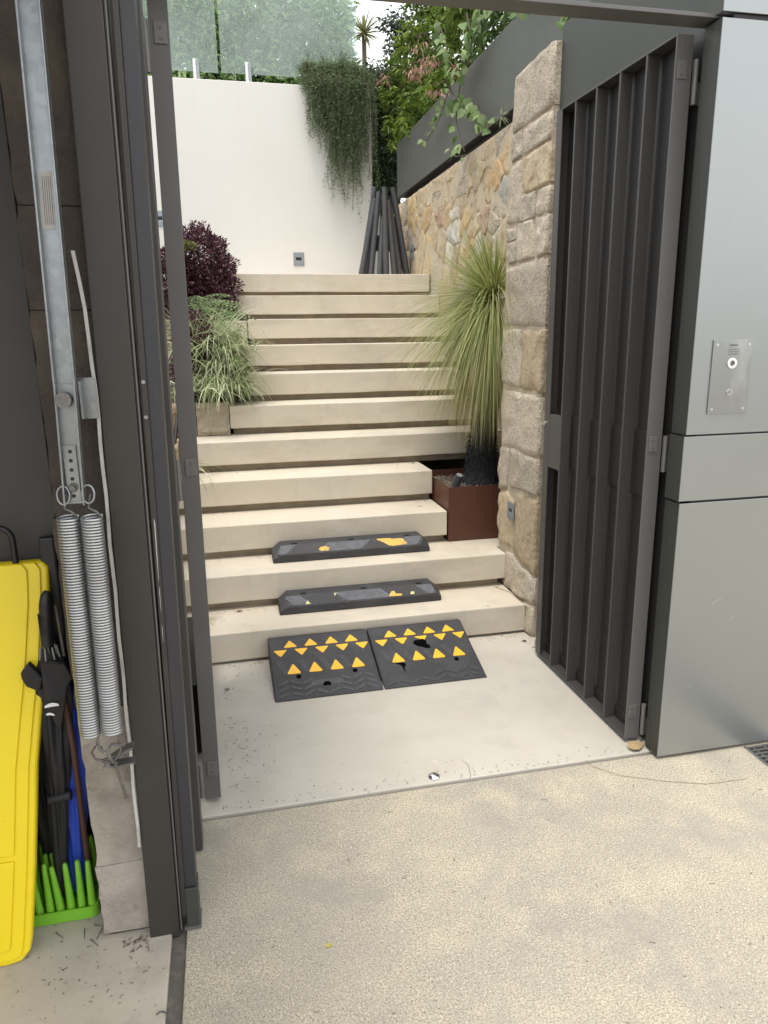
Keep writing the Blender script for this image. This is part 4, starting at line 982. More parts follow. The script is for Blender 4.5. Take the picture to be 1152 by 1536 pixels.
# rosemary curtain
def curtain(name, label, xs0, xs1, y, ztop, lenfn, n, m, needles=70, cat='trailing plant', slen=(.012, .026), mound=True, keepx=None):
    r_ = thing(name, ((xs0+xs1)/2, y, ztop), label, cat)
    Ps, Ds, Ls, Ws = [], [], [], []; st_ = MB()
    for i_ in range(n):
        x = random.uniform(xs0, xs1); L_ = lenfn(x)*(random.uniform(.30, .75) if random.random() < .55 else random.uniform(.7, 1.0))*(.80+.2*math.sin(x*31)+.08*math.sin(x*83))
        if L_ < .08: continue
        k = max(6, int(L_*needles)); f = np.linspace(0, 1, k)
        y0_ = y+random.uniform(.0, .2); out_ = random.uniform(.02, .20)
        ph = random.uniform(0, 6.3); sw_ = random.uniform(.005, .02)
        px_ = x+sw_*np.sin(f*9+ph)+random.uniform(-.09, .09)*f
        s = f*L_
        py_ = y0_-np.minimum(s/.16, 1)*(y0_-y+out_*.9)+out_*.25*f
        pz_ = ztop+.08*np.sin(np.minimum(s/.16, 1)*math.pi)*random.uniform(.3, 1.6)-np.maximum(s-.10, 0)
        pts = np.stack([px_, py_, pz_], 1)
        rep = 3
        P_ = np.repeat(pts, rep, 0)+rng.normal(size=(k*rep, 3))*.003
        a_ = rng.random(k*rep)*2*math.pi
        D_ = np.stack([np.cos(a_), np.sin(a_), rng.uniform(-.9, .5, k*rep)], 1)
        Ps.append(P_); Ds.append(D_)
        if i_ % 3 == 0: st_.tube([tuple(q) for q in pts[::max(1, k//6)]], .0022, 3, False)
    P = np.concatenate(Ps); D_ = np.concatenate(Ds); n_ = len(P)
    V, F = leaves(P, D_, rng.uniform(slen[0], slen[1], n_), rng.uniform(.0035, .0065, n_)*slen[1]/.026, .2, .1)
    npmesh('foliage', V, F, m, r_, 'stuff'); st_.build('stems', m_bark, r_, kind='stuff')
    return r_
def rl(x):
    xs = [.95, 1.02, 1.06, 1.10, 1.20, 1.30, 1.45, 1.55, 1.64, 1.70]; ls = [.12, .40, .78, .90, 1.15, 1.35, 1.42, 1.38, 1.25, 1.1]
    return float(np.interp(x, xs, ls))
curtain('rosemary', 'dark green rosemary trailing down the right end of the cream wall', .97, 1.56, 7.96, 4.10, rl, 430, m_l_rose, 50, slen=(.016, .036))
curtain('rosemary', 'thin rosemary strands hanging at the bare right edge of the cream wall', 1.54, 1.70, 7.97, 4.08, lambda x: 1.45, 36, m_l_rose, 50, slen=(.014, .03))
mound = thing('rosemary_mound', (1.35, 8.05, 4.05), 'bushy rosemary mound on top of the cream wall beside the glass', 'shrub')
n = 19000
Pc, dc = [], []
for k in range(34):
    f = random.random(); c_ = (1.0+.72*f, 7.99+random.uniform(-.06, .12), 4.05+.10*math.sin(f*3.1)+random.uniform(-.05, .07))
    a_, b_ = inball(n//34, c_, (random.uniform(.05, .13), .09, random.uniform(.04, .11))); Pc.append(a_); dc.append(b_)
for k in range(46):      # upright and sideways sprigs
    f = random.random(); q0 = np.array((1.0+.72*f, 7.98, 4.12+.08*math.sin(f*3.1))); q1 = q0+np.array((random.uniform(-.12, .12), random.uniform(-.1, .05), random.uniform(-.02, .17)))
    tt = rng.random((70, 1)); Pc.append(q0+(q1-q0)*tt+rng.normal(size=(70, 3))*.004); dc.append(rng.normal(size=(70, 3))*.5+(q1-q0)*3)
P = np.concatenate(Pc); dd = np.concatenate(dc)
V, F = leaves(P, dd+rng.normal(size=(len(P), 3))*.8, rng.uniform(.014, .03, len(P)), rng.uniform(.004, .007, len(P)), .2, .1)
npmesh('foliage', V, F, m_l_rose, mound, 'stuff')
b = MB()
for k in range(16): b.tube([(1.35+random.uniform(-.1, .1), 8.05, 4.0), (1.35+random.uniform(-.35, .35), 8.0, 4.2)], .005, 4)
b.build('stems', m_bark, mound, kind='stuff')
# dark climber behind the wall end
dk = thing('dark_climber', (2.0, 8.5, 3.1), 'shadowed dark climber filling the gap between the cream wall and planter box', 'climbing plant')
n = 40000
P = np.stack([rng.uniform(1.66, 2.45, n), rng.uniform(8.25, 8.9, n), rng.uniform(2.95, 4.35, n)], 1)
P = P[(P[:, 0] < 2.08) | (P[:, 2] > 3.3)]
n = len(P)
V, F = leaves(P, rng.normal(size=(n, 3))+np.array([0, -.5, -.5]), rng.uniform(.03, .06, n), rng.uniform(.014, .028, n), .3, .2)
npmesh('foliage', V, F, m_l_dark, dk, 'stuff')
b = MB()
for k in range(14): x = random.uniform(1.7, 2.1); b.tube([(x, 8.4, 4.3), (x+.05*math.sin(k), 8.3, 3.8), (x+.08, 8.35, 3.1)], .006, 4)
b.build('stems', m_bark, dk, kind='stuff')

# shrubs in and behind the planter box
def shrub(name, label, cat, clumps, n, lsize, m, trunkpts, lw=.32, down=.6, whorl=8):
    r_ = thing(name, trunkpts[0][0], label, cat, 'shrubs growing in the dark planter box' if cat == 'shrub' else None)
    Ps, Ds = [], []
    tot = sum(c[3]*c[4]*c[5] for c in clumps)
    for (x, y, z, rx, ry, rz) in clumps:
        k = int(n*(rx*ry*rz)/tot/whorl)+3
        tips, d = inball(k, (x, y, z), (rx, ry, rz))
        tips = np.repeat(tips, whorl, 0); a_ = rng.random(len(tips))*2*math.pi
        D_ = np.repeat(d, whorl, 0)*.5+np.stack([np.cos(a_), np.sin(a_), -rng.uniform(0, 2*down, len(tips))], 1)
        Ps.append(tips+rng.normal(size=tips.shape)*.012); Ds.append(D_)
    P = np.concatenate(Ps); D_ = np.concatenate(Ds); q = len(P)
    V, F = leaves(P, D_, rng.uniform(lsize*.7, lsize*1.3, q), rng.uniform(lsize*.8, lsize*1.2, q)*lw, .45, .28)
    npmesh('foliage', V, F, m, r_, 'stuff')
    tb_ = MB()
    for pts in trunkpts: tb_.tube(pts, [.022*(1-.7*i_/len(pts)) for i_ in range(len(pts))], 7)
    tb_.build('trunk', m_bark, r_)
    br = MB()
    for (x, y, z, rx, ry, rz) in clumps:
        base = Vector(min((p_ for pts in trunkpts for p_ in pts), key=lambda p_: math.dist(p_, (x, y, z))))
        for _ in range(7):
            e = Vector((x+random.uniform(-rx, rx)*.8, y+random.uniform(-ry, ry)*.8, z+random.uniform(-rz, rz)*.7))
            br.tube([base, (base+e)/2+Vector((0, 0, .06)), e], [.009, .006, .002], 4)
    br.build('branches', m_bark, r_, kind='stuff')
    return r_
shrub('lilly_pilly', 'yellow-green shrub in the planter box nearest the cream wall', 'shrub',
      [(2.18, 7.5, 3.72, .34, .42, .34), (2.05, 7.3, 4.2, .28, .4, .32), (2.2, 7.1, 4.65, .36, .45, .38), (2.0, 7.4, 3.55, .22, .3, .18)], 5600, .075, m_l_tree,
      [[(2.3, 7.3, 3.41), (2.25, 7.3, 3.9), (2.1, 7.2, 4.5)], [(2.3, 7.3, 3.6), (2.15, 7.4, 4.0)]])
shrub('lilly_pilly', 'bushy bright green shrub in the middle of the planter box', 'shrub',
      [(2.2, 6.6, 3.75, .32, .42, .32), (2.1, 6.3, 4.2, .34, .42, .35), (2.25, 6.2, 4.65, .36, .45, .3), (1.98, 6.6, 3.6, .16, .3, .15)], 5000, .075, m_l_tree,
      [[(2.35, 6.5, 3.41), (2.3, 6.4, 4.0), (2.2, 6.3, 4.6)], [(2.33, 6.45, 3.7), (2.1, 6.6, 4.0)]])
shrub('lilly_pilly', 'leafy green shrub in the planter box right behind the gate header', 'shrub',
      [(2.2, 5.6, 3.8, .3, .4, .32), (2.2, 5.3, 4.15, .34, .42, .3), (2.2, 4.9, 3.75, .28, .35, .25)], 3600, .07, m_l_boug,
      [[(2.35, 5.5, 3.41), (2.3, 5.4, 3.9), (2.2, 5.3, 4.2)], [(2.35, 5.0, 3.41), (2.25, 4.9, 3.9)]])
shrub('lilly_pilly', 'low leafy shrub spilling over the far end of the planter box beside the climber', 'shrub',
      [(1.98, 7.85, 3.62, .20, .22, .26), (1.95, 7.9, 3.95, .20, .22, .26), (2.12, 7.75, 4.15, .24, .25, .25), (1.92, 7.95, 4.2, .14, .15, .14)], 2400, .065, m_l_tree,
      [[(2.15, 7.6, 3.41), (2.05, 7.8, 3.9), (2.0, 7.85, 4.2)]])
shrub('blue_shrub', 'blue-green small-leaved shrub against the sky above the planter end', 'shrub',
      [(1.92, 8.0, 4.62, .17, .2, .16), (1.90, 8.0, 4.38, .13, .2, .12), (2.08, 7.9, 4.55, .15, .2, .2)], 800, .055, m_l_blue,
      [[(2.2, 7.65, 3.41), (2.1, 7.9, 4.0), (1.98, 8.0, 4.6)]], .45, .3, 5)
shrub('grey_shrub', 'misty grey-green twiggy shrub low against the sky', 'bush',
      [(1.85, 8.9, 4.40, .26, .2, .22), (2.0, 8.9, 4.3, .2, .2, .2)], 900, .045, m_l_blue, [[(1.9, 8.9, 3.7), (1.88, 8.9, 4.4)]], .35, .1, 4)
# pink new growth
def pinks(c, n, label):
    r_ = thing('new_growth', c, label, 'leaf cluster', 'clusters of pink new leaves')
    P, d = inball(n, c, (.08, .08, .05)); V, F = leaves(P, d*.4+np.array([0, 0, -1.0])+rng.normal(size=(n, 3))*.3, rng.uniform(.035, .06, n), rng.uniform(.010, .016, n), .4, .2)
    npmesh('foliage', V, F, m_l_pink, r_, 'stuff')
    MB().tube([Vector(c)+Vector((.12, .05, .0)), Vector(c)+Vector((.05, 0, .08)), Vector(c)+Vector((-.05, 0, .05))], .004, 5).build('twig', m_bark, r_)
for (x, y, Y, n, lb) in ((643, 92, 5.85, 50, 'drooping cluster of pink young leaves nearest the magenta flower'), (622, 108, 6.1, 50, 'lower cluster of pink young leaves in the middle shrub'), (628, 66, 6.0, 22, 'small pink leaf cluster highest in the shrubs'), (576, 118, 7.75, 30, 'small coral leaf cluster above the trailing rosemary'), (660, 138, 5.7, 24, 'dull pink leaf cluster by the planter edge')):
    pinks(tuple(atY(x, y, Y)), n, lb)

# bougainvillea trailing in front of the planter box : separate leaves sharing meshes
bv = thing('bougainvillea', tuple(atX(690, 60, 1.86)), 'bougainvillea vine with heart-shaped leaves and a magenta flower trailing over the planter box', 'vine')
def leafmesh(L_, W_, m):
    b = MB(); pr_ = [(0, 0), (.10, .36), (.30, .52), (.55, .42), (.80, .20), (1, 0)]
    for u, w_ in pr_: b.v.append((0, u*L_, -.10*L_*u*u))
    for s in (-1, 1):
        for u, w_ in pr_[1:-1]: b.v.append((s*w_*W_, u*L_, .16*W_*w_-.10*L_*u*u))
    for k, s in enumerate((-1, 1)):
        o = 6+4*k
        fs = [(0, 1, o), (1, 2, o+1, o), (2, 3, o+2, o+1), (3, 4, o+3, o+2), (4, 5, o+3)]
        b.f += [f if s > 0 else f[::-1] for f in fs]
    me = bpy.data.meshes.new('leaf'); me.from_pydata(b.v, [], b.f); me.materials.append(m)
    me.polygons.foreach_set('use_smooth', [True]*len(b.f)); return me
lm = [leafmesh(.080, .062, mat('vine_leaf_%s' % nm, c, .5, trans=.35, rand=.25)) for nm, c in (('deep', (.10, .18, .05)), ('mid', (.18, .28, .09)), ('pale', (.30, .40, .18)))]
vines = [[(700, 20), (708, 60), (702, 95), (692, 120), (686, 150), (684, 180), (690, 205), (697, 228)],
         [(700, 95), (676, 125), (668, 150), (660, 175), (650, 195), (640, 212)],
         [(688, 150), (705, 158), (722, 172), (735, 190)],
         [(735, 5), (720, 35), (705, 70), (700, 100)], [(655, 30), (668, 60), (672, 90), (690, 110)],
         [(760, 10), (775, 18), (800, 12)], [(870, 12), (855, 18), (846, 30)], [(672, 225), (684, 235), (702, 232)]]
for vi, path in enumerate(vines):
    pts = []
    for k, (x, y) in enumerate(path):
        p = atX(x, y, 1.80-.02*math.sin(k+vi)); pts.append(p)
    MB().tube(pts, [.006*(1-.6*k/len(pts)) for k in range(len(pts))], 5).build('stem', m_bark, bv)
    dens_ = [26, 24, 34, 30, 24, 8, 10, 3][vi]
    for k in range(dens_):
        f = (k+.5)/dens_*(len(pts)-1); i0 = min(int(f), len(pts)-2); q = pts[i0].lerp(pts[i0+1], f-i0)
        o = bpy.data.objects.new('leaf', lm[random.choice((0, 1, 1, 2))]); COL.objects.link(o); sc = random.uniform(.55, 1.1)*(.75 if vi in (1, 5, 7) else 1)
        q = q+Vector((random.uniform(-.05, .0), random.uniform(-.04, .04), random.uniform(-.03, .03)))
        place(o, q, bv); o.scale = (sc, sc, sc)
        o.rotation_euler = (R(random.uniform(-95, -35)), R(random.uniform(-40, 40)), R(random.uniform(20, 200)))
fl = atX(683, 107, 1.77); fb = MB()
for k in range(7):
    a = k*.9; c_ = fl+Vector((0, .012*math.cos(a), .012*math.sin(a)))
    fb.add([c_, c_+Vector((-.012, .02*math.cos(a), .02*math.sin(a)))+Vector((0, -.012*math.sin(a), .012*math.cos(a))), c_+Vector((-.004, .034*math.cos(a), .034*math.sin(a))), c_+Vector((-.012, .02*math.cos(a), .02*math.sin(a)))-Vector((0, -.012*math.sin(a), .012*math.cos(a)))], [(0, 1, 2, 3)])
fb.build('flower', m_flower, bv)
n = 26; P, d = inball(n, tuple(atX(752, 172, 1.84)), (.03, .04, .04))
V, F = blades(P, d, rng.uniform(.03, .06, n), np.full(n, .006), np.full(n, .5), 3)
tw = npmesh('dry_tuft', V, F, m_l_grass); tag(tw, 'tiny dry grass tuft where the wall top meets the pier', 'grass tuft')

# dracaena tuft in the sky
dr = thing('dracaena', tuple(atY(548, 120, 10)), 'distant spiky dracaena head against the pale sky', 'dracaena')
c = atY(546, 50, 10); n = 90; d0 = norm(rng.normal(size=(n, 3))+np.array([0, 0, .3]))
V, F = blades(np.array([tuple(c)]*n), d0, rng.uniform(.2, .34, n), np.full(n, .018), rng.uniform(.1, .7, n), 4)
npmesh('blades', V, F, m_l_drac, dr, 'stuff'); MB().tube([c+Vector((0, 0, -1.4)), c], .03, 8).build('trunk', m_bark, dr)

# purple shrubs
def ballshrub(name, label, clumps, n, ls, lw, m, cat, stem):
    r_ = thing(name, stem[0], label, cat)
    Ps, Ds = [], []; tot = sum(c[3]*c[4]*c[5] for c in clumps)
    for (x, y, z, rx, ry, rz) in clumps:
        k = int(n*(rx*ry*rz)/tot); d = norm(rng.normal(size=(k, 3))); q = .55+.5*rng.random(k)**.6
        lump = 1+.13*np.sin(d[:, 0]*7+1)*np.cos(d[:, 2]*8)+.07*np.sin(d[:, 0]*19+d[:, 2]*17)
        Ps.append(np.array((x, y, z))+d*(q*lump)[:, None]*np.array((rx, ry, rz))); Ds.append(d)
    P = np.concatenate(Ps); D_ = np.concatenate(Ds)+rng.normal(size=(len(P), 3))*.7+np.array([0, 0, .3])
    V, F = leaves(P, D_, rng.uniform(ls*.7, ls*1.3, len(P)), rng.uniform(lw*.7, lw*1.3, len(P)), .4, .15)
    npmesh('foliage', V, F, m, r_, 'stuff')
    b = MB()
    for (x, y, z, rx, ry, rz) in clumps:
        for _ in range(14):
            e = (x+random.uniform(-rx, rx)*.8, y+random.uniform(-ry, ry)*.8, z+random.uniform(-rz, rz)*.8)
            b.tube([stem[0], ((stem[0][0]+e[0])/2, (stem[0][1]+e[1])/2, (stem[0][2]+e[2])/2+.05), e], [.012, .008, .002], 4)
    b.build('stems', m_bark, r_, kind='stuff')
ballshrub('purple_shrub', 'dense round dark purple shrub at the left of the top steps', [(-.12, 6.25, 2.14, .26, .3, .30), (.02, 6.15, 1.97, .155, .2, .22), (-.32, 6.3, 2.0, .22, .3, .3)], 17000, .030, .015, m_l_purple, 'shrub', [(-.1, 6.3, 1.7)])
ballshrub('purple_shrub', 'smaller dark purple shrub low down beside the variegated grass', [(-.16, 5.25, 1.56, .14, .16, .20), (-.22, 5.2, 1.35, .12, .15, .15)], 5200, .026, .013, m_l_purple, 'shrub', [(-.18, 5.25, 1.15)])
ballshrub('mossy_shrub', 'yellow-green mossy sprig poking out of the purple shrub behind the gate edge', [(-.235, 6.0, 2.27, .10, .10, .035)], 1100, .02, .008, leafm('moss_leaf', [(.16, .17, .05), (.26, .26, .09)], .6, .2), 'shrub', [(-.3, 6.0, 2.0)])
# fern
fr = thing('fern', (-.2, 5.6, 1.4), 'light green fern arching out between the purple shrub and the grass', 'fern')
Ps, Ds, Ls = [], [], []; rb = MB()
for k in range(15):
    a = R(random.uniform(-75, 40)); L_ = random.uniform(.38, .56); b0 = Vector((-.24, 5.6, 1.74)); d = Vector((math.cos(a), math.sin(a), random.uniform(.25, 1.0))).normalized()
    p_ = b0.copy(); pts = [p_.copy()]
    for s in range(16): p_ += d*L_/16; d = (d+Vector((0, 0, -.075))).normalized(); pts.append(p_.copy())
    rb.tube(pts, .0025, 4)
    for s in range(2, 16):
        for sd in (-1, 1):
            side = d.cross(Vector((0, 0, 1))).normalized()*sd
            for j in range(6):
                f = (j+.5)/6; ll = .085*math.sin(math.pi*min(1, (17-s)/15))+.012
                q = pts[s]+side*ll*f+Vector((0, 0, -.25*ll*f)); Ps.append(q); Ds.append((pts[s]-pts[s-1]).normalized()*.9+side*.5); Ls.append(.022*(1-f*.5))
P = np.array([tuple(p_) for p_ in Ps]); D_ = np.array([tuple(d_) for d_ in Ds])
V, F = leaves(P, D_, np.array(Ls), np.array(Ls)*.38, .2, .1); npmesh('fronds', V, F, m_l_fern, fr, 'stuff'); rb.build('stems', m_bark, fr, kind='stuff')
# variegated grass
def tuft(name, label, c, n, L0, L1, W0, m, droop=(1.2, 3.2), spread=1.0, upb=.8, r0=.05, cat='ornamental grass'):
    a_ = rng.random(n)*2*math.pi; d0 = np.stack([np.cos(a_)*spread, np.sin(a_)*spread, rng.uniform(.1, 1.6, n)*upb], 1)
    P0 = np.array(c)+np.stack([rng.normal(size=n)*r0, rng.normal(size=n)*r0, np.zeros(n)], 1)
    V, F = blades(P0, norm(d0), rng.uniform(L0, L1, n), rng.uniform(W0*.7, W0*1.2, n), rng.uniform(droop[0], droop[1], n), 7)
    return V, F
def grassy(name, label, tufts, m, cat='ornamental grass'):
    Vs, Fs, o = [], [], 0
    for t_ in tufts:
        V, F = tuft(name, label, *t_); Vs.append(V); Fs.append(F+o); o += len(V)
    ob = npmesh(name, np.concatenate(Vs), np.concatenate(Fs), m); tag(ob, label, cat); return ob
grassy('variegated_grass', 'upper clump of pale striped variegated grass left of the steps', [((-.05, 5.28, 1.50), 520, .20, .42, .0075, m_l_grass, (.6, 3.0), 1.0, 1.0, .11), ((-.06, 5.30, 1.60), 300, .18, .36, .007, m_l_grass, (.5, 2.6), .9, 1.1, .09), ((-.02, 5.15, 1.40), 260, .18, .34, .0065, m_l_grass, (.8, 3.4), 1.0, .8, .08)], m_l_grass)
grassy('variegated_grass', 'lower clump of pale striped variegated grass spilling over the rough stone block', [((-.08, 5.10, 1.25), 560, .20, .40, .0075, m_l_grass, (.7, 3.4), 1.0, .9, .10), ((.02, 5.15, 1.30), 200, .2, .38, .0065, m_l_grass, (.8, 3.0), 1.1, .7, .08)], m_l_grass)
grassy('variegated_grass', 'sparse striped grass blades poking past the left gate edge by the lower steps', [((-.26, 4.45, .80), 30, .25, .40, .006, m_l_grass, (1.5, 3.5), 1.0, .7, .015)], m_l_grass)
grassy('variegated_grass', 'faint wisp of grass blades on the bottom step beside the left gate', [((-.16, 3.6, .172), 14, .12, .2, .003, m_l_grass, (1.5, 3.5), 1.0, .5, .01)], m_l_grass)
tag(box(-.40, -.166, 2.62, 3.34, .007, .30).build('dark_filler', m_black, bevel=.01), 'black plastic tub added to darken the gap behind the left gate', 'filler')  # box added only to keep the slit beside the gate dark
# stone blocks at the bed
bk = thing('edging_blocks', (-.1, 5.0, .95), 'rough grey-beige stone blocks edging the garden bed left of the steps', 'stone edging')
def rblock(x0, x1, y0, y1, z0, z1, m=G['g']):
    b = MB(); n = 8
    vs = []
    for j in range(n+1):
        for i_ in range(n+1):
            x = x0+(x1-x0)*i_/n; z = z0+(z1-z0)*j/n
            e = 0 if 0 < i_ < n and 0 < j < n else .010
            vs.append((x, y0+e+mnoise.noise(Vector((x*16, 2, z*16)))*.022+mnoise.noise(Vector((x*40, 2, z*40)))*.007, z))
    fs = [(j*(n+1)+i_, j*(n+1)+i_+1, (j+1)*(n+1)+i_+1, (j+1)*(n+1)+i_) for j in range(n) for i_ in range(n)]
    b.add(vs, fs); b.box(x0, x1, y0+.018, y1, z0, z1); return b.build('block', m, bk)
m_blk = mat('rough_block', (.40, .345, .265), .9, layers=[('noise', 7, .4, .7, (.46, .40, .31), .6), ('noise', 45, .6, .72, (.22, .17, .12), .5)], bump=[('noise', 18, .7), ('noise', 90, .5)])
rblock(-.185, .030, 4.95, 5.2, .948, 1.165, m_blk)
rblock(-.42, -.19, 4.95, 5.2, .948, 1.165, G['p'])
rblock(-.42, -.30, 4.64, 4.95, .76, .94, G['t'])
MB().box(.05, .215, 5.90, 6.2, 1.40, 1.71).build('block', m_step, bk, bevel=.005)
# left side stone retaining wall glimpsed through the gap
lw = thing('left_retaining_wall', (-.5, 4.2, 0), 'brown stone retaining wall glimpsed behind the left gate', 'wall')
MB().box(-.62, -.372, 3.2, 5.0, 0, 1.1).build('wall_core', m_mortar, lw)
for k in range(5):
    for j in range(5):
        y = 3.2+k*.36+(j % 2)*.1; MB().box(-.371, -.366, y, y+.34, .02+j*.215, .225+j*.215).build('stone', random.choice((G['p'], G['g'], G['t'])), lw, bevel=.003)
tag(MB().tube([(-.33, 3.9, .37), (-.325, 4.1, .60), (-.34, 4.5, .80), (-.30, 4.9, 1.1)], .012, 8).build('black_hose', m_black), 'black hose running up the bed behind the left gate', 'hose')

# ================================================================== SMALL THINGS
fb_ = thing('floor_bolt', (.669, 2.252, .006), 'round chrome floor bolt keep in the landing edge', 'floor bolt')
MB().tube([(.669, 2.252, .0065), (.669, 2.252, .009), (.669, 2.252, .016), (.669, 2.252, .0175)], [.022, .0215, .014, .006], 18).build('dome', m_chrome, fb_)
MB().disc((.669, 2.250, .0172), (0, 0, 1), .004, .0012, 10).build('keyhole', m_black, fb_)
gr = thing('drain_grate', (1.98, 1.0, 0), 'slotted steel drain grate set in the driveway at the right edge', 'drain grate')
MB().box(1.915, 2.055, -1.0, 2.155, -.05, .001).build('channel', m_black, gr)
MB().box(1.908, 1.9148, -1.0, 2.157, -.02, .005).build('frame', m_galv, gr); MB().box(2.0552, 2.062, -1.0, 2.157, -.02, .005).build('frame', m_galv, gr)
y = 2.150
while y > .9:
    MB().box(1.9152, 2.0548, y-.011, y, .0012, .006).build('grate_bar', m_galvd, gr)
    if int((2.15-y)/.022) % 1 == 0:
        for x in (1.938, 1.985, 2.030): MB().box(x-.004, x+.004, y-.0218, y-.0112, .0012, .0058).build('grate_bridge', m_galvd, gr)
    y -= .022
# fallen leaves
def fallen(x, y, z, s, a, label, m=m_dry):
    me = leafmesh(s, s*.6, m); o = bpy.data.objects.new('fallen_leaf', me); COL.objects.link(o)
    o.location = (x, y, z+s*.12); o.rotation_euler = (R(4), R(7), a); tag(o, label, 'leaf', 'fallen leaves')
p = atZ(548, 1130, .006)
fallen(1.455, 2.235, .007, .085, R(-75), 'large curled dry leaf at the foot of the right gate hinge', mat('tan_leaf', (.42, .32, .17), .6, layers=[('noise', 40, .4, .7, (.25, .17, .08), .7)]))
p = atZ(488, 1421, 0); fallen(p.x, p.y, 0, .022, R(-80), 'small yellow-green leaf on the driveway', mat('lime_leaf', (.42, .36, .07), .5))
p = atZ(632, 760, .556); fallen(p.x, p.y, .556, .026, R(60), 'curled brown leaf on the third step tread', m_dry)
p = atZ(337, 1036, .006); fallen(p.x, p.y, .006, .03, R(-60), 'grey-brown leaf on the landing by the left gate', mat('grey_leaf', (.2, .18, .14), .7))
p = atZ(355, 918, .168); fallen(p.x, p.y, .168, .035, R(-80), 'thin brown leaf on the bottom tread at left', m_dry)
p = atZ(733, 910, .168); fallen(p.x, p.y, .168, .018, R(20), 'tiny brown leaf on the bottom tread at right', m_dry)
p = atZ(790, 962, .006); fallen(p.x, p.y, .006, .03, R(70), 'dark dead leaf on the landing corner beside the right gate', mat('dead_leaf', (.08, .05, .03), .8))
p = atZ(682, 1291, 0); fallen(p.x, p.y, 0, .012, R(0), 'speck-sized dark leaf on the open driveway', m_dry)
tag(MB().disc(tuple(atZ(333, 835, .362)), (0, 0, 1), .010, .006, 8).build('snail_shell', m_shell), 'tiny pale snail shell on the second step at left', 'shell')
# twigs and litter
lt = MB()
def twig(x, y, z, L_, a, r_=.0007, bend=.2):
    p0 = Vector((x, y, z+.001)); d = Vector((math.cos(a), math.sin(a), 0)); s = Vector((-d.y, d.x, 0))*L_*bend*random.uniform(-1, 1)
    lt.tube([p0, p0+d*L_*.5+s, p0+d*L_], r_, 3, False)
for _ in range(45):
    x, y = random.uniform(-.10, .20), random.uniform(2.3, 3.36); x = -.09+abs(random.gauss(0, .10)); twig(x, y, .007, random.uniform(.006, .025), random.uniform(0, 6.3))
for _ in range(90): twig(random.uniform(-.1, 1.5), 3.40-abs(random.gauss(0, .03)), .007, random.uniform(.004, .015), random.uniform(0, 6.3), .0008)
for _ in range(60): twig(random.uniform(-.1, 1.5), 2.22+abs(random.gauss(0, .03)), .007, random.uniform(.004, .012), random.uniform(0, 6.3), .0008)
for i_ in range(1, 9):
    for _ in range(16):
        xx = random.choice((random.uniform(-.12, .2), random.uniform(.9, 1.5))); twig(min(xx, ex[i_-1][1]-.05), 3.40+TREAD*i_-abs(random.gauss(0, .02)), .168+RISE*(i_-1), random.uniform(.004, .014), random.uniform(0, 6.3), .0009)
for _ in range(36): twig(random.uniform(-.62, -.24), random.gauss(1.64, .07), .005, random.uniform(.003, .012), random.uniform(0, 6.3), .0008, .5)
for _ in range(40): twig(random.uniform(0, 1.9), random.uniform(.9, 2.1), .0005, random.uniform(.006, .02), random.uniform(0, 6.3), .0007, .5)
for _ in range(22): twig(random.uniform(-.36, -.29), random.gauss(1.72, .015), .006, random.uniform(.008, .02), random.uniform(0, 6.3), .001, .5)
def crumb(x, y, z, s_):
    a = random.uniform(0, 6.3); c_, n_ = math.cos(a)*s_, math.sin(a)*s_
    lt.add([(x-c_, y-n_, z), (x+n_*.5, y-c_*.5, z+.0005), (x+c_, y+n_, z), (x-n_*.5, y+c_*.5, z+.0005), (x, y, z+s_*.6)], [(0, 1, 4), (1, 2, 4), (2, 3, 4), (3, 0, 4)])
for _ in range(70): crumb(random.uniform(-.1, 1.9), random.uniform(.85, 2.15), .0003, random.uniform(.0015, .0045))
for _ in range(60): crumb(random.uniform(-.1, 1.45), 2.226+abs(random.gauss(0, .05)), .0063, random.uniform(.001, .004))
for _ in range(90): crumb(-.09+abs(random.gauss(0, .12)), random.uniform(2.3, 3.38), .0063, random.uniform(.001, .004))
for _ in range(45): crumb(random.uniform(-.6, -.24), random.gauss(1.62, .09), .0043, random.uniform(.001, .003))
for i_ in range(1, 11):
    for _ in range(22):
        xx = random.uniform(ex[i_-1][0], ex[i_-1][1]-.02); crumb(xx, 3.40+TREAD*i_+.03-abs(random.gauss(0, .02)), .168+RISE*(i_-1)+.0003, random.uniform(.001, .0035))
o = lt.build('litter', mat('litter', (.10, .07, .045), .9)); o['kind'] = 'stuff'; o['label'] = 'scattered leaf litter and twigs'
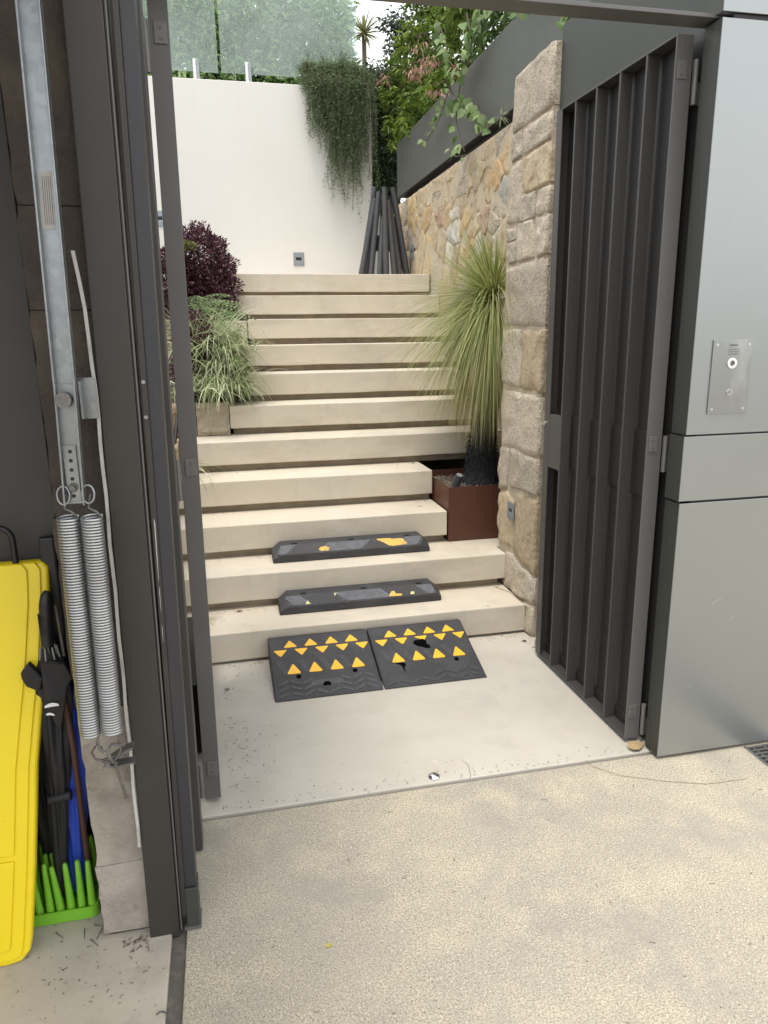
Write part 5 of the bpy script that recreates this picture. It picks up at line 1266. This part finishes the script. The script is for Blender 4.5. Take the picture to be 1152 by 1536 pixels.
tag(MB().tube([atZ(866, 1132, .002), atZ(890, 1150, .004), atZ(930, 1163, .004), atZ(1000, 1172, .002), atZ(1060, 1176, .002), atZ(1120, 1168, .003)], .0008, 5).build('dry_stalk', m_dry), 'long thin curved dry stalk on the driveway below the grey panel', 'stalk')
tag(MB().tube([atZ(742, 880, .17), atZ(765, 888, .175), atZ(785, 905, .172), atZ(797, 922, .10)], .0015, 5).build('dry_stalk', m_dry), 'thin dry stalk curling over the bottom step at the pier', 'stalk')
# nails on the garage floor
nl = 0
for (x0, y0, x1, y1, lb) in ((84, 1399, 95, 1407, 'nail nearest the yellow board'), (127, 1393, 127, 1408, 'nail standing parallel to the column edge'), (137, 1409, 147, 1419, 'nail closest to the camera'), (154, 1391, 145, 1409, 'nail beside the foot of the column'), (139, 1387, 152, 1389, 'short nail touching the green stand corner')):
    a = atZ(x0, y0, .008); b_ = atZ(x1, y1, .0065); nn_ = thing('nail', a, 'small loose steel screw on the garage floor, '+lb, 'nail', 'loose nails on the garage floor')
    d = (b_-a).normalized(); MB().tube([a, a+d*.002], .0028, 8).build('head', m_chrome, nn_); MB().tube([a+d*.002, b_], [.0014, .0009], 6).build('shank', m_galvd, nn_)
pts = [atZ(243+8*math.cos(t_), 1524-7*math.sin(t_), .007) for t_ in np.linspace(-.4, 2.9, 10)]
tag(MB().tube(pts, .0018, 6).build('metal_hook', m_galvd), 'small bent metal hook on the garage floor near the driveway joint', 'hook')
for (x, y) in ((677, 845), (722, 842), (704, 935)):
    p = atY(x, y, 3.7 if y < 900 else 3.392); d_ = MB().disc((p.x, p.y-.001, p.z), (0, -1, 0), .0028, .002, 7).build('white_fleck', m_shell); tag(d_, 'white speck stuck on a step front, ' + {677: 'left of the pair on the second step', 722: 'right of the pair on the second step', 704: 'the one on the bottom step'}[x], 'speck')
p = atX(797, 950, 1.49); tag(MB().tube([(p.x, p.y-.03, .007), (p.x+.004, p.y-.03, .03), (p.x+.003, p.y-.03, .05)], [.012, .011, .003], 8).build('pebble', m_shell), 'pale pebble wedged between the bottom step and the gate', 'pebble')

# ------------------------------------------------ keep names unique per kind; done
